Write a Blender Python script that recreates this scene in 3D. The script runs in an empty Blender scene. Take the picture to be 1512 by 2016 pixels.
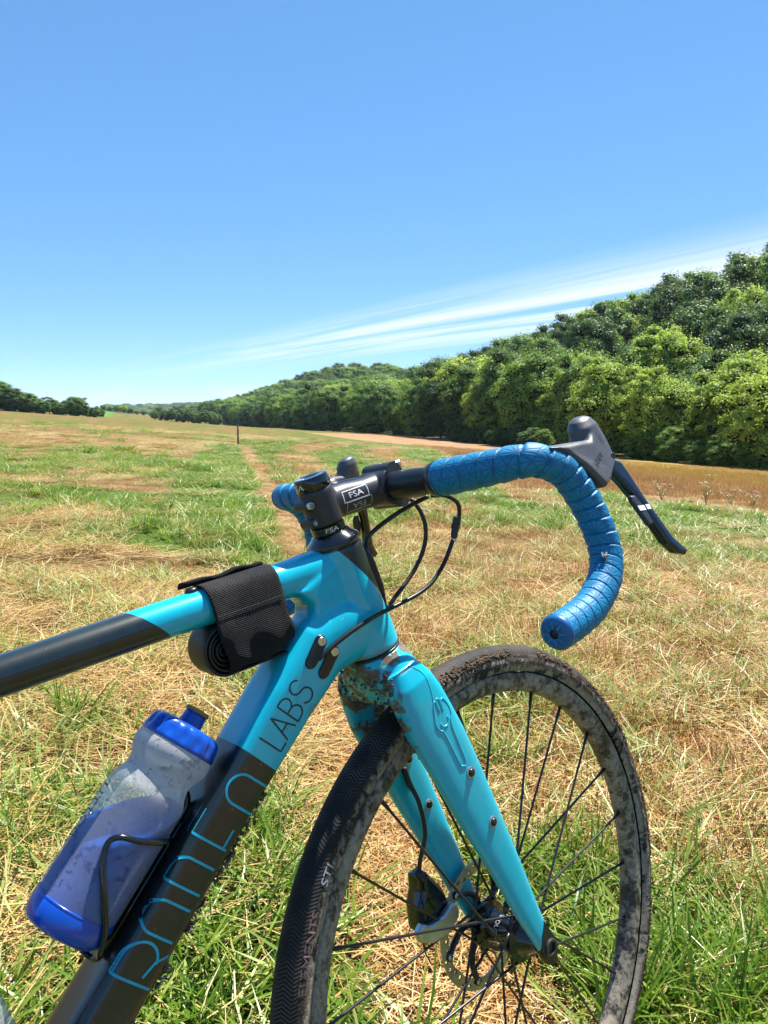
import bpy, bmesh, math, random
import numpy as np
from mathutils import Matrix, Vector, Euler
from mathutils.bvhtree import BVHTree

SC = bpy.context.scene
COL = SC.collection
rng = np.random.default_rng(7)
random.seed(7)

# ------------------------------------------------------------------ camera, sky, sun, exposure
H = 0.977                                     # eye height above the ground under the front wheel
cam_d = bpy.data.cameras.new('camera')
cam = bpy.data.objects.new('camera', cam_d); COL.objects.link(cam)
cam.location = (0, 0, H)
cam.rotation_euler = (math.radians(90 - 7.26), 0, 0)
cam_d.sensor_fit = 'VERTICAL'; cam_d.sensor_height = 24.0; cam_d.lens = 1515 / 2016 * 24.0
cam_d.clip_start = 0.05; cam_d.clip_end = 20000
SC.camera = cam

SUN_EL, SUN_AZ = math.radians(64), math.radians(40)      # azimuth clockwise from the view direction (+Y)
world = bpy.data.worlds.new('World'); SC.world = world; world.use_nodes = True


def build_world():
    nt = world.node_tree; nt.nodes.clear(); L = nt.links.new
    def N(t, **k):
        n = nt.nodes.new(t)
        for a, b in k.items(): setattr(n, a, b)
        return n
    out = N('ShaderNodeOutputWorld'); bg = N('ShaderNodeBackground'); bg.inputs['Strength'].default_value = 0.15
    sky = N('ShaderNodeTexSky', sky_type='NISHITA', sun_disc=False)
    sky.sun_elevation = SUN_EL; sky.sun_rotation = SUN_AZ
    sky.altitude = 1500; sky.air_density = 0.4; sky.dust_density = 0.0; sky.ozone_density = 4.0
    # thin cirrus streaks: noise stretched along one bearing on a flat cloud layer
    tc = N('ShaderNodeTexCoord'); sep = N('ShaderNodeSeparateXYZ'); L(tc.outputs['Generated'], sep.inputs[0])
    def M(op, a, b=None, c=None):
        m = N('ShaderNodeMath', operation=op)
        for i, v in enumerate((a, b, c)):
            if v is None: continue
            if isinstance(v, (int, float)): m.inputs[i].default_value = v
            else: L(v, m.inputs[i])
        return m.outputs[0]
    zc = M('MAXIMUM', sep.outputs['Z'], 0.02)
    u = M('DIVIDE', sep.outputs['X'], zc); v = M('DIVIDE', sep.outputs['Y'], zc)
    cb = N('ShaderNodeCombineXYZ'); L(u, cb.inputs[0]); L(v, cb.inputs[1])
    al = M('ADD', M('MULTIPLY', u, -0.53), M('MULTIPLY', v, 0.85)); ac = M('ADD', M('MULTIPLY', u, 0.85), M('MULTIPLY', v, 0.53))
    c3 = N('ShaderNodeCombineXYZ'); L(M('MULTIPLY', al, 0.10), c3.inputs[0]); L(M('MULTIPLY', ac, 1.7), c3.inputs[1])
    n1 = N('ShaderNodeTexNoise'); n1.inputs['Scale'].default_value = 1.0; n1.inputs['Detail'].default_value = 9; n1.inputs['Roughness'].default_value = 0.62
    n1.inputs['Distortion'].default_value = 0.9
    L(c3.outputs[0], n1.inputs['Vector'])
    cr = N('ShaderNodeValToRGB'); cr.color_ramp.elements[0].position = 0.38; cr.color_ramp.elements[1].position = 0.62
    L(n1.outputs[0], cr.inputs[0])
    w = M('ABSOLUTE', M('DIVIDE', M('SUBTRACT', ac, CIR), CIRW)); band = M('MAXIMUM', M('SUBTRACT', 1.0, w), 0.0)
    lo = N('ShaderNodeMapRange'); lo.inputs[1].default_value = 0.045; lo.inputs[2].default_value = 0.10
    L(sep.outputs['Z'], lo.inputs[0])
    fac = M('MULTIPLY', M('MULTIPLY', cr.outputs[0], band), M('MULTIPLY', lo.outputs[0], 1.25))
    # small cumulus low over the horizon
    mp2 = N('ShaderNodeMapping'); L(tc.outputs['Generated'], mp2.inputs['Vector']); mp2.inputs['Scale'].default_value = (9, 9, 30)
    n2 = N('ShaderNodeTexNoise'); n2.inputs['Scale'].default_value = 1.0; n2.inputs['Detail'].default_value = 6; L(mp2.outputs[0], n2.inputs['Vector'])
    c2 = N('ShaderNodeValToRGB'); c2.color_ramp.elements[0].position = 0.46; c2.color_ramp.elements[1].position = 0.58; L(n2.outputs[0], c2.inputs[0])
    h1 = N('ShaderNodeMapRange'); h1.inputs[1].default_value = 0.040; h1.inputs[2].default_value = 0.015; L(sep.outputs['Z'], h1.inputs[0])
    fac2 = M('MULTIPLY', M('MULTIPLY', c2.outputs[0], h1.outputs[0]), 0.8)
    fac = M('MINIMUM', M('ADD', fac, fac2), 1.0)
    # saturation of the clear air as a clear summer noon
    hs = N('ShaderNodeHueSaturation'); hs.inputs['Saturation'].default_value = 1.62; hs.inputs['Value'].default_value = 1.60
    gm = N('ShaderNodeGamma'); gm.inputs[1].default_value = 0.5; L(sky.outputs[0], gm.inputs[0]); L(gm.outputs[0], hs.inputs['Color'])
    mix = N('ShaderNodeMix', data_type='RGBA'); L(fac, mix.inputs[0]); L(hs.outputs[0], mix.inputs[6])
    mix.inputs[7].default_value = (3.0, 3.15, 3.3, 1)
    L(mix.outputs[2], bg.inputs['Color']); L(bg.outputs[0], out.inputs[0])


CIR, CIRW = 5.55, 1.9
build_world()
sun_d = bpy.data.lights.new('sun', 'SUN'); sun_d.energy = 5.0; sun_d.angle = math.radians(0.53); sun_d.color = (1.0, 0.955, 0.88)
sun = bpy.data.objects.new('sun', sun_d); COL.objects.link(sun)
SUN_DIR = Vector((math.cos(SUN_EL) * math.sin(SUN_AZ), math.cos(SUN_EL) * math.cos(SUN_AZ), math.sin(SUN_EL)))
sun.rotation_euler = SUN_DIR.to_track_quat('Z', 'Y').to_euler()
sun.location = (0, 0, 30)
SC.view_settings.view_transform = 'Standard'; SC.view_settings.look = 'None'
SC.view_settings.exposure = 1.3; SC.view_settings.gamma = 1.0
SC.view_settings.use_curve_mapping = False
SC.render.engine = 'CYCLES'
SC.cycles.use_denoising = True; SC.cycles.use_adaptive_sampling = True; SC.cycles.adaptive_threshold = 0.02
SC.cycles.max_bounces = 8; SC.cycles.transparent_max_bounces = 12; SC.cycles.caustics_reflective = False; SC.cycles.caustics_refractive = False

# ------------------------------------------------------------------ node helpers
class NB:
    """small wrapper to write node trees briefly"""
    def __init__(s, name):
        s.m = bpy.data.materials.new(name); s.m.use_nodes = True
        s.t = s.m.node_tree; s.t.nodes.clear()
        s.out = s.t.nodes.new('ShaderNodeOutputMaterial')
    def n(s, t, **k):
        nd = s.t.nodes.new(t)
        for a, b in k.items(): setattr(nd, a, b)
        return nd
    def L(s, a, b): s.t.links.new(a, b)
    def put(s, sock, v):
        if isinstance(v, bpy.types.NodeSocket): s.L(v, sock)
        elif isinstance(v, (int, float)): sock.default_value = v
        else:
            v = tuple(v)
            sock.default_value = v if len(v) != 3 or sock.type != 'RGBA' else v + (1,)
    def math(s, op, a, b=None, c=None, clamp=False):
        m = s.n('ShaderNodeMath', operation=op, use_clamp=clamp)
        for i, v in enumerate((a, b, c)):
            if v is not None: s.put(m.inputs[i], v)
        return m.outputs[0]
    def obj(s): return s.n('ShaderNodeTexCoord').outputs['Object']
    def uv(s): return s.n('ShaderNodeTexCoord').outputs['UV']
    def xyz(s, v):
        q = s.n('ShaderNodeSeparateXYZ'); s.L(v, q.inputs[0]); return q.outputs
    def noise(s, scale, detail=4, rough=0.55, vec=None, dist=0.0, sc3=None):
        t = s.n('ShaderNodeTexNoise'); t.inputs['Scale'].default_value = scale; t.inputs['Detail'].default_value = detail
        t.inputs['Roughness'].default_value = rough; t.inputs['Distortion'].default_value = dist
        v = vec or s.obj()
        if sc3:
            mp = s.n('ShaderNodeMapping'); mp.inputs['Scale'].default_value = sc3; s.L(v, mp.inputs['Vector']); v = mp.outputs[0]
        s.L(v, t.inputs['Vector']); return t.outputs[0]
    def ramp(s, f, *stops):
        r = s.n('ShaderNodeValToRGB'); e = r.color_ramp.elements
        while len(e) < len(stops): e.new(0.5)
        for k, (p, c) in zip(e, stops):
            k.position = p; k.color = tuple(c) + (1,) if len(c) == 3 else c
        s.put(r.inputs[0], f); return r.outputs[0]
    def step(s, f, a, b):
        r = s.n('ShaderNodeMapRange', interpolation_type='SMOOTHSTEP'); s.put(r.inputs[0], f)
        r.inputs[1].default_value = a; r.inputs[2].default_value = b; return r.outputs[0]
    def mix(s, f, a, b):
        m = s.n('ShaderNodeMix', data_type='RGBA'); s.put(m.inputs[0], f); s.put(m.inputs[6], a); s.put(m.inputs[7], b); return m.outputs[2]
    def attr(s, name):
        a = s.n('ShaderNodeAttribute'); a.attribute_name = name; return a.outputs['Fac']
    def rnd(s): return s.n('ShaderNodeObjectInfo').outputs['Random']
    def bump(s, h, strength=0.4, dist=0.002, nrm=None):
        b = s.n('ShaderNodeBump'); b.inputs['Strength'].default_value = strength; b.inputs['Distance'].default_value = dist
        s.put(b.inputs['Height'], h)
        if nrm: s.L(nrm, b.inputs['Normal'])
        return b.outputs[0]
    def bsdf(s, color, rough=0.5, metal=0.0, spec=0.5, normal=None, coat=0.0, coat_rough=0.05):
        p = s.n('ShaderNodeBsdfPrincipled')
        s.put(p.inputs['Base Color'], color); s.put(p.inputs['Roughness'], rough); s.put(p.inputs['Metallic'], metal)
        p.inputs['Specular IOR Level'].default_value = spec
        p.inputs['Coat Weight'].default_value = coat; p.inputs['Coat Roughness'].default_value = coat_rough
        if normal: s.L(normal, p.inputs['Normal'])
        return p.outputs[0]
    def done(s, sh): s.L(sh, s.out.inputs[0]); return s.m
    def leafy(s, color, rough, trans, tcol=None, normal=None, spec=0.3):
        a = s.bsdf(color, rough, spec=spec, normal=normal)
        t = s.n('ShaderNodeBsdfTranslucent'); s.put(t.inputs['Color'], tcol or color)
        m = s.n('ShaderNodeMixShader'); m.inputs[0].default_value = trans
        s.L(a, m.inputs[1]); s.L(t.outputs[0], m.inputs[2]); return m.outputs[0]


def simple(name, color, rough=0.5, metal=0.0, spec=0.5, var=0.12, nscale=60, bump=0.0, coat=0.0, dirt=0.0):
    g = NB(name); f = g.noise(nscale, 3)
    c = tuple(color); c1 = tuple(max(0, x * (1 - var)) for x in c); c2 = tuple(min(1, x * (1 + var)) for x in c)
    col = g.ramp(f, (0.3, c1), (0.7, c2))
    if dirt:
        dm = g.step(g.noise(35, 6, 0.65), 0.60, 0.70)
        col = g.mix(g.math('MULTIPLY', dm, dirt), col, (0.16, 0.125, 0.085))
    rg = g.math('ADD', g.math('MULTIPLY', f, 0.15), rough - 0.07)
    nm = g.bump(g.noise(nscale * 4, 3), bump, 0.001) if bump else None
    return g.done(g.bsdf(col, rg, metal, spec, nm, coat))

# ------------------------------------------------------------------ object helpers
def tag(o, label=None, cat=None, group=None, kind=None):
    if label: o['label'] = label
    if cat: o['category'] = cat
    if group: o['group'] = group
    if kind: o['kind'] = kind
    return o

def link(name, mesh, parent=None, mat=None, M=None):
    o = bpy.data.objects.new(name, mesh); COL.objects.link(o)
    if mat is not None and not mesh.materials: mesh.materials.append(mat)
    if parent is not None: o.parent = parent
    if M is not None: o.matrix_basis = M
    return o

def empty(name, loc=(0, 0, 0), parent=None):
    o = bpy.data.objects.new(name, None); COL.objects.link(o); o.location = loc; o.empty_display_size = 0.05
    if parent is not None: o.parent = parent
    return o

def mesh_np(name, V, F, smooth=True, mat=None, uv=None):
    """V (n,3), F list or (m,k) array"""
    me = bpy.data.meshes.new(name)
    V = np.asarray(V, dtype=np.float32)
    if isinstance(F, np.ndarray):
        m, k = F.shape
        me.vertices.add(len(V)); me.vertices.foreach_set('co', V.ravel())
        me.loops.add(m * k); me.loops.foreach_set('vertex_index', F.astype(np.int32).ravel())
        me.polygons.add(m); me.polygons.foreach_set('loop_start', np.arange(m, dtype=np.int32) * k)
        try: me.polygons.foreach_set('loop_total', np.full(m, k, dtype=np.int32))
        except Exception: pass
        me.update(calc_edges=True)
    else:
        me.from_pydata([tuple(map(float, v)) for v in V], [], F)
    if smooth: me.polygons.foreach_set('use_smooth', np.ones(len(me.polygons), dtype=bool))
    if uv is not None:
        l = me.uv_layers.new(name='UVMap'); l.data.foreach_set('uv', np.asarray(uv, dtype=np.float32).ravel())
    if mat: me.materials.append(mat)
    me.validate(); me.update()
    return me

def fattr(me, name, vals, dom='POINT'):
    a = me.attributes.new(name, 'FLOAT', dom); a.data.foreach_set('value', np.asarray(vals, dtype=np.float32))

class MB:
    """collects shapes; V, F lists"""
    def __init__(s): s.V = []; s.F = []
    def add(s, V, F):
        b = len(s.V); s.V += [tuple(v) for v in V]; s.F += [[i + b for i in f] for f in F]; return s
    def rings(s, rings, cap=True, closed=False):
        k = len(rings[0]); V = [v for r in rings for v in r]; F = []
        n = len(rings)
        for i in range(n if closed else n - 1):
            for j in range(k):
                a = i * k + j; b = i * k + (j + 1) % k; c = ((i + 1) % n) * k + (j + 1) % k; d = ((i + 1) % n) * k + j
                F.append([a, b, c, d])
        if cap and not closed:
            F.append(list(range(k))[::-1]); F.append([(n - 1) * k + j for j in range(k)])
        return s.add(V, F)
    def tube(s, pts, rad, k=12, cap=True):
        return s.rings(tube_rings(pts, rad, k), cap)
    def cyl(s, a, b, r, k=24, r2=None):
        return s.tube([a, b], [r, r if r2 is None else r2], k)
    def lathe(s, axis_o, axis_d, prof, k=40, ref=None):
        """prof: list of (distance along axis, radius)"""
        d = np.asarray(axis_d, float); d = d / np.linalg.norm(d); e1, e2 = frame(d, ref); o = np.asarray(axis_o, float)
        R = []
        for t, r in prof:
            R.append([tuple(o + d * t + max(r, 1e-5) * (math.cos(q) * e1 + math.sin(q) * e2)) for q in np.linspace(0, 2 * math.pi, k, endpoint=False)])
        return s.rings(R)
    def box(s, c, ex, ey, ez):
        c, ex, ey, ez = [np.asarray(q, float) for q in (c, ex, ey, ez)]
        V = [c + i * ex + j * ey + k * ez for i in (-1, 1) for j in (-1, 1) for k in (-1, 1)]
        return s.add(V, [[0, 1, 3, 2], [4, 6, 7, 5], [0, 4, 5, 1], [2, 3, 7, 6], [0, 2, 6, 4], [1, 5, 7, 3]])
    def mesh(s, name, mat=None, smooth=True, auto=None):
        me = bpy.data.meshes.new(name); me.from_pydata([tuple(map(float, v)) for v in s.V], [], s.F)
        bm = bmesh.new(); bm.from_mesh(me); bmesh.ops.recalc_face_normals(bm, faces=bm.faces[:])
        if auto is not None:
            for e in bm.edges:
                if len(e.link_faces) == 2 and e.calc_face_angle(0) > auto: e.smooth = False
        bm.to_mesh(me); bm.free()
        if smooth: me.polygons.foreach_set('use_smooth', np.ones(len(me.polygons), dtype=bool))
        if mat: me.materials.append(mat)
        me.update(); return me

def frame(d, ref=None):
    d = np.asarray(d, float); d = d / np.linalg.norm(d)
    r = np.asarray(ref if ref is not None else ((0, 0, 1) if abs(d[2]) < 0.9 else (1, 0, 0)), float)
    e1 = r - d * (r @ d); e1 /= np.linalg.norm(e1); return e1, np.cross(d, e1)

def spline(pts, n=8):
    """Catmull-Rom through points"""
    P = np.asarray(pts, float); Q = np.vstack([2 * P[0] - P[1], P, 2 * P[-1] - P[-2]]); out = []
    for i in range(1, len(Q) - 2):
        p0, p1, p2, p3 = Q[i - 1:i + 3]
        for t in np.linspace(0, 1, n, endpoint=False):
            out.append(0.5 * ((2 * p1) + (-p0 + p2) * t + (2 * p0 - 5 * p1 + 4 * p2 - p3) * t * t + (-p0 + 3 * p1 - 3 * p2 + p3) * t ** 3))
    out.append(P[-1]); return np.array(out)

def tube_frames(P):
    P = np.asarray(P, float); T = np.gradient(P, axis=0); T /= np.linalg.norm(T, axis=1)[:, None]
    e1, e2 = frame(T[0]); E = [(e1, e2)]
    for i in range(1, len(P)):
        e = E[-1][0] - T[i] * (E[-1][0] @ T[i]); e /= np.linalg.norm(e); E.append((e, np.cross(T[i], e)))
    return T, E

def tube_rings(pts, rad, k=12):
    P = np.asarray(pts, float); T, E = tube_frames(P)
    rad = np.full(len(P), rad) if np.isscalar(rad) else np.asarray(rad)
    q = np.linspace(0, 2 * math.pi, k, endpoint=False)
    return [[tuple(P[i] + rad[i] * (math.cos(a) * E[i][0] + math.sin(a) * E[i][1])) for a in q] for i in range(len(P))]

def loft(secs, k=36, ex=2.4):
    """secs: (centre, vecA*halfA, vecB*halfB[, exponent]) superellipse rings"""
    R = []
    for sct in secs:
        c, A, B = [np.asarray(q, float) for q in sct[:3]]; e = sct[3] if len(sct) > 3 else ex
        ring = []
        for q in np.linspace(0, 2 * math.pi, k, endpoint=False):
            ca, sa = math.cos(q), math.sin(q)
            ring.append(tuple(c + A * math.copysign(abs(ca) ** (2 / e), ca) + B * math.copysign(abs(sa) ** (2 / e), sa)))
        R.append(ring)
    return R

def remesh(mb, name, voxel, smooth_it=6, mat=None):
    me = mb.mesh(name + '_raw'); o = bpy.data.objects.new('tmp', me); COL.objects.link(o)
    m = o.modifiers.new('r', 'REMESH'); m.mode = 'VOXEL'; m.voxel_size = voxel; m.use_smooth_shade = True
    if smooth_it:
        s = o.modifiers.new('s', 'SMOOTH'); s.factor = 0.5; s.iterations = smooth_it
    dg = bpy.context.evaluated_depsgraph_get(); dg.update()
    r = bpy.data.meshes.new_from_object(o.evaluated_get(dg)); r.name = name
    bpy.data.objects.remove(o); bpy.data.meshes.remove(me)
    r.materials.clear()
    if mat: r.materials.append(mat)
    r.polygons.foreach_set('use_smooth', np.ones(len(r.polygons), dtype=bool))
    return r

def pillow(poly, r0, half, rnd, layers=7):
    """outline in (f,u) extruded along r with a rounded rim"""
    P = np.asarray(poly, float); n = len(P)
    area = 0.5 * np.sum(P[:, 0] * np.roll(P[:, 1], -1) - np.roll(P[:, 0], -1) * P[:, 1])
    if area < 0: P = P[::-1].copy()
    d = np.roll(P, -1, 0) - np.roll(P, 1, 0); d /= np.linalg.norm(d, axis=1)[:, None] + 1e-9
    nin = np.stack([-d[:, 1], d[:, 0]], 1)
    R = []
    for kq in np.linspace(-1, 1, layers):
        x = r0 + half * kq; ins = rnd * (1 - math.sqrt(max(0, 1 - (abs(kq)) ** 3)))
        Q = P + nin * ins; R.append([(x, q[0], q[1]) for q in Q])
    return R

_font_cache = {}
def text_tris(txt, size=1.0):
    """flat text as 2-D triangles, centred on its own middle, via the built-in font"""
    cu = bpy.data.curves.new('txt', 'FONT'); cu.body = txt; cu.size = size; cu.align_x = 'CENTER'; cu.align_y = 'CENTER'; cu.resolution_u = 3
    o = bpy.data.objects.new('txt', cu); COL.objects.link(o)
    dg = bpy.context.evaluated_depsgraph_get(); dg.update(); me = bpy.data.meshes.new_from_object(o.evaluated_get(dg))
    bm = bmesh.new(); bm.from_mesh(me); bmesh.ops.triangulate(bm, faces=bm.faces[:])
    bmesh.ops.subdivide_edges(bm, edges=[e for e in bm.edges if e.calc_length() > size * 0.5], cuts=2) if False else None
    V = np.array([v.co[:] for v in bm.verts]); F = [[v.index for v in f.verts] for f in bm.faces]
    bm.free(); bpy.data.objects.remove(o); bpy.data.curves.remove(cu); bpy.data.meshes.remove(me)
    return V[:, :2], F

def text_on(name, txt, size, fn, mat, parent, sx=1.0, shear=0.0):
    V, F = text_tris(txt, size); V = V.copy(); V[:, 0] = V[:, 0] * sx + shear * V[:, 1]
    me = mesh_np(name, [fn(a, b) for a, b in V], F, smooth=False, mat=mat)
    return link(name, me, parent)

# ------------------------------------------------------------------ value noise for layout
_T = rng.random((256, 256))
def vnoise(x, y, s):
    x = np.asarray(x) / s; y = np.asarray(y) / s
    xi = np.floor(x).astype(int); yi = np.floor(y).astype(int); fx = x - xi; fy = y - yi
    fx = fx * fx * (3 - 2 * fx); fy = fy * fy * (3 - 2 * fy)
    g = lambda i, j: _T[i % 256, j % 256]
    return (g(xi, yi) * (1 - fx) + g(xi + 1, yi) * fx) * (1 - fy) + (g(xi, yi + 1) * (1 - fx) + g(xi + 1, yi + 1) * fx) * fy
def fnoise(x, y, s): return 0.55 * vnoise(x, y, s) + 0.3 * vnoise(x + 31, y + 17, s / 2.1) + 0.15 * vnoise(x + 77, y + 5, s / 4.3)
def sstep(x, a, b):
    t = np.clip((np.asarray(x, float) - a) / (b - a), 0, 1); return t * t * (3 - 2 * t)

# ------------------------------------------------------------------ terrain
TX, TY = 0.9507, 0.3102                       # unit vector across the valley, towards the wood on the right
def terrain(x, y):
    x = np.asarray(x, float); y = np.asarray(y, float)
    t = TX * x + TY * y; s = -TY * x + TX * y
    tt = np.where(t < 46, t, 46 + 14 * (1 - np.exp(-(t - 46) / 14)))
    tt = np.where(t < -60, -60 - 40 * (1 - np.exp((t + 60) / 40)), tt)
    tt = np.where(tt < 0, tt * 0.86, tt)
    sl = np.interp(y, [40, 80, 110, 160, 300], [1.0, 1.07, 1.0, 0.88, 0.85])
    z = -0.075 * tt * sl - 0.0022 * np.clip(y, -60, 900) + 0.035
    near = np.exp(-(x * x + y * y) / 900.0)
    z = z + 0.55 * (fnoise(x, y, 40) - 0.5) * (1 - near) * sstep(np.hypot(x, y), 8, 40)
    z = z + 0.05 * (fnoise(x + 9, y, 1.6) - 0.5) * np.exp(-((x * x + y * y) / 1200.0))
    # wooded ridge right of the valley
    Hc = np.interp(s, [150, 190, 256, 360, 424, 520, 600, 650, 844, 1000, 1300, 1500], [38, 36, 27, 18, 14, 23, 31, 33, 27, 15, 3, 0])
    z = z + Hc * sstep(t, 62, 185) * (1 + 0.10 * (fnoise(x, y, 90) - 0.5))
    z = z - 2.6 * np.exp(-((x + 105) / 90.0) ** 2 - ((y - 430) / 190.0) ** 2)
    # far ridge closing the valley, and low hills on the left
    z = z + 34 * np.exp(-((x + 640) / 330.0) ** 2 - ((y - 2700) / 500.0) ** 2)
    z = z + 14 * np.exp(-((x + 330) / 150.0) ** 2 - ((y - 380) / 240.0) ** 2)
    return z

def path_x(y): return np.interp(y, [-1, 0.9, 1.28, 1.6, 2.1, 4, 9, 17.6, 27.5, 40], [0.55, 0.27, 0.13, -0.04, -0.11, -0.40, -1.18, -2.97, -4.85, -7.6])
def zones(x, y):
    """greenness, brown-field, path (0..1) at a place"""
    x = np.asarray(x, float); y = np.asarray(y, float); t = TX * x + TY * y
    d = np.hypot(x, y); px = path_x(y); dx = x - px
    edge = np.interp(x, [2.6, 6.0], [7.2, 11.0]) + 0.7 * (fnoise(x, y, 5) - .5)
    xb = np.interp(y, [0, 15, 20, 55, 75, 104, 148, 162, 200, 240], [2.2, 2.4, 2.8, 4.0, 4.0, -3.8, -15, -12, 1, 12]) + 1.2 * (fnoise(x, y, 9) - .5)
    brown = sstep(t, edge - 0.4, edge + 0.5) * sstep(x - xb, -0.5 - 0.004 * y, 0.5 + 0.004 * y) * (1 - sstep(t, 66, 72)) * (1 - sstep(y, 330, 380))
    path = np.exp(-(dx / np.interp(y, [2, 4, 8, 30], [0.15, 0.12, 0.15, 0.24])) ** 2) * (1 - sstep(y, 24, 34))
    n1 = fnoise(x, y, 0.55); n2 = fnoise(x + 50, y + 20, 1.7)
    far_r = sstep(y, 8, 14) * (dx > 0.6)
    g = 0.27 + (1.9 - 1.2 * far_r) * (n2 - 0.5) + (1.2 - 0.6 * far_r) * (n1 - 0.5)
    g = g + 0.52 * sstep(dx, 0.05, 0.22) * (1 - sstep(dx, 0.40, 0.85)) * (1 - sstep(d, 2.1, 2.9))         # lush by the wheel
    g = g + 0.42 * (1 - sstep(d, 1.55, 2.1)) * (dx < 0)
    g = g - 0.28 * sstep(d, 1.8, 2.2) * (1 - sstep(d, 3.6, 4.8)) * (dx < -0.1)                                # raked hay left of the path
    g = g + 0.22 * sstep(d, 4.2, 5.2) * (1 - sstep(d, 7.5, 9.5)) * (dx < 0)
    g = g + 1.3 * np.exp(-((dx + 0.80) / 0.55) ** 4) * sstep(y, 4.5, 7.5) * (1 - sstep(y, 26, 34))           # green verge
    g = g + 0.40 * np.exp(-((dx - 0.6) / 0.45) ** 2) * sstep(y, 4.5, 7.0) * (1 - sstep(y, 20, 30))
    g = g + 0.35 * sstep(d, 10, 13) * (1 - sstep(d, 17, 22)) * (dx < 0)
    g = g - 0.40 * sstep(d, 20, 24) * (1 - sstep(d, 30, 38)) * (dx < 0)
    g = g - 0.26 * (dx > 0) * sstep(d, 2.6, 3.4) * (1 - sstep(d, 7, 9))
    g = g + 0.55 * np.exp(-((t - (edge - 1.6)) / 1.1) ** 2) * (dx > 0)
    rows = 0.5 + 0.5 * np.sin((t - 0.004 * y * y) * 2 * math.pi / 3.4)                                          # mown swathes
    g = g + 1.1 * (rows - 0.42) * sstep(y, 7, 12) * (dx > 0.6)
    g = g + 0.15 * sstep(d, 45, 90)
    g = g + 0.5 * np.exp(-((x - xb + 1.2) / 1.4) ** 2) * sstep(y, 18, 26)
    g = np.where(path > 0.4, g - 0.8 * path, g)
    return np.clip(g, 0, 1), brown, path

# ------------------------------------------------------------------ ground
def mat_ground():
    g = NB('ground_soil'); P = g.n('ShaderNodeNewGeometry').outputs['Position']
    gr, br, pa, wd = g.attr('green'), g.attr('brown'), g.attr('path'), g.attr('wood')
    fine = g.noise(22, 8, 0.7, P); mid = g.noise(2.3, 6, 0.65, P); big = g.noise(0.22, 5, 0.6, P)
    straw = g.ramp(fine, (0.32, (0.045, 0.024, 0.009)), (0.52, (0.17, 0.105, 0.040)), (0.74, (0.40, 0.28, 0.12)))
    straw = g.mix(g.step(mid, 0.48, 0.66), straw, g.mix(0.6, straw, (0.27, 0.14, 0.055)))
    grass = g.ramp(fine, (0.30, (0.018, 0.034, 0.005)), (0.54, (0.075, 0.13, 0.018)), (0.76, (0.22, 0.28, 0.05)))
    gf = g.step(g.math('ADD', gr, g.math('MULTIPLY', g.math('SUBTRACT', mid, 0.5), 1.1)), 0.30, 0.66)
    col = g.mix(gf, straw, grass)
    soil = g.ramp(fine, (0.3, (0.13, 0.085, 0.04)), (0.55, (0.34, 0.25, 0.13)), (0.75, (0.52, 0.42, 0.24)))
    col = g.mix(g.math('MULTIPLY', pa, 0.85), col, soil)
    n3 = g.noise(0.5, 6, 0.7, P, sc3=(1, 0.35, 1))
    bf = g.ramp(g.math('ADD', g.math('MULTIPLY', fine, 0.45), g.math('MULTIPLY', n3, 0.55)), (0.30, (0.16, 0.092, 0.048)), (0.5, (0.28, 0.165, 0.085)), (0.68, (0.38, 0.26, 0.125)))
    gold = g.ramp(fine, (0.3, (0.20, 0.125, 0.035)), (0.7, (0.42, 0.30, 0.095)))
    gd = g.step(g.math('ADD', g.attr('gold'), g.math('MULTIPLY', g.math('SUBTRACT', n3, 0.5), 0.9)), 0.35, 0.65)
    bf = g.mix(gd, bf, gold)
    col = g.mix(br, col, bf)
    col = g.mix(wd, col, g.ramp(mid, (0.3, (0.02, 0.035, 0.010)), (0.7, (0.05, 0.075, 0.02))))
    crop = g.ramp(g.noise(0.9, 4, 0.6, P), (0.3, (0.06, 0.15, 0.025)), (0.7, (0.10, 0.22, 0.04)))
    col = g.mix(g.attr('crop'), col, crop)
    h = g.math('ADD', fine, g.math('MULTIPLY', mid, 2.0))
    return g.done(g.bsdf(col, 0.95, spec=0.1, normal=g.bump(h, 0.9, 0.04)))

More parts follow.
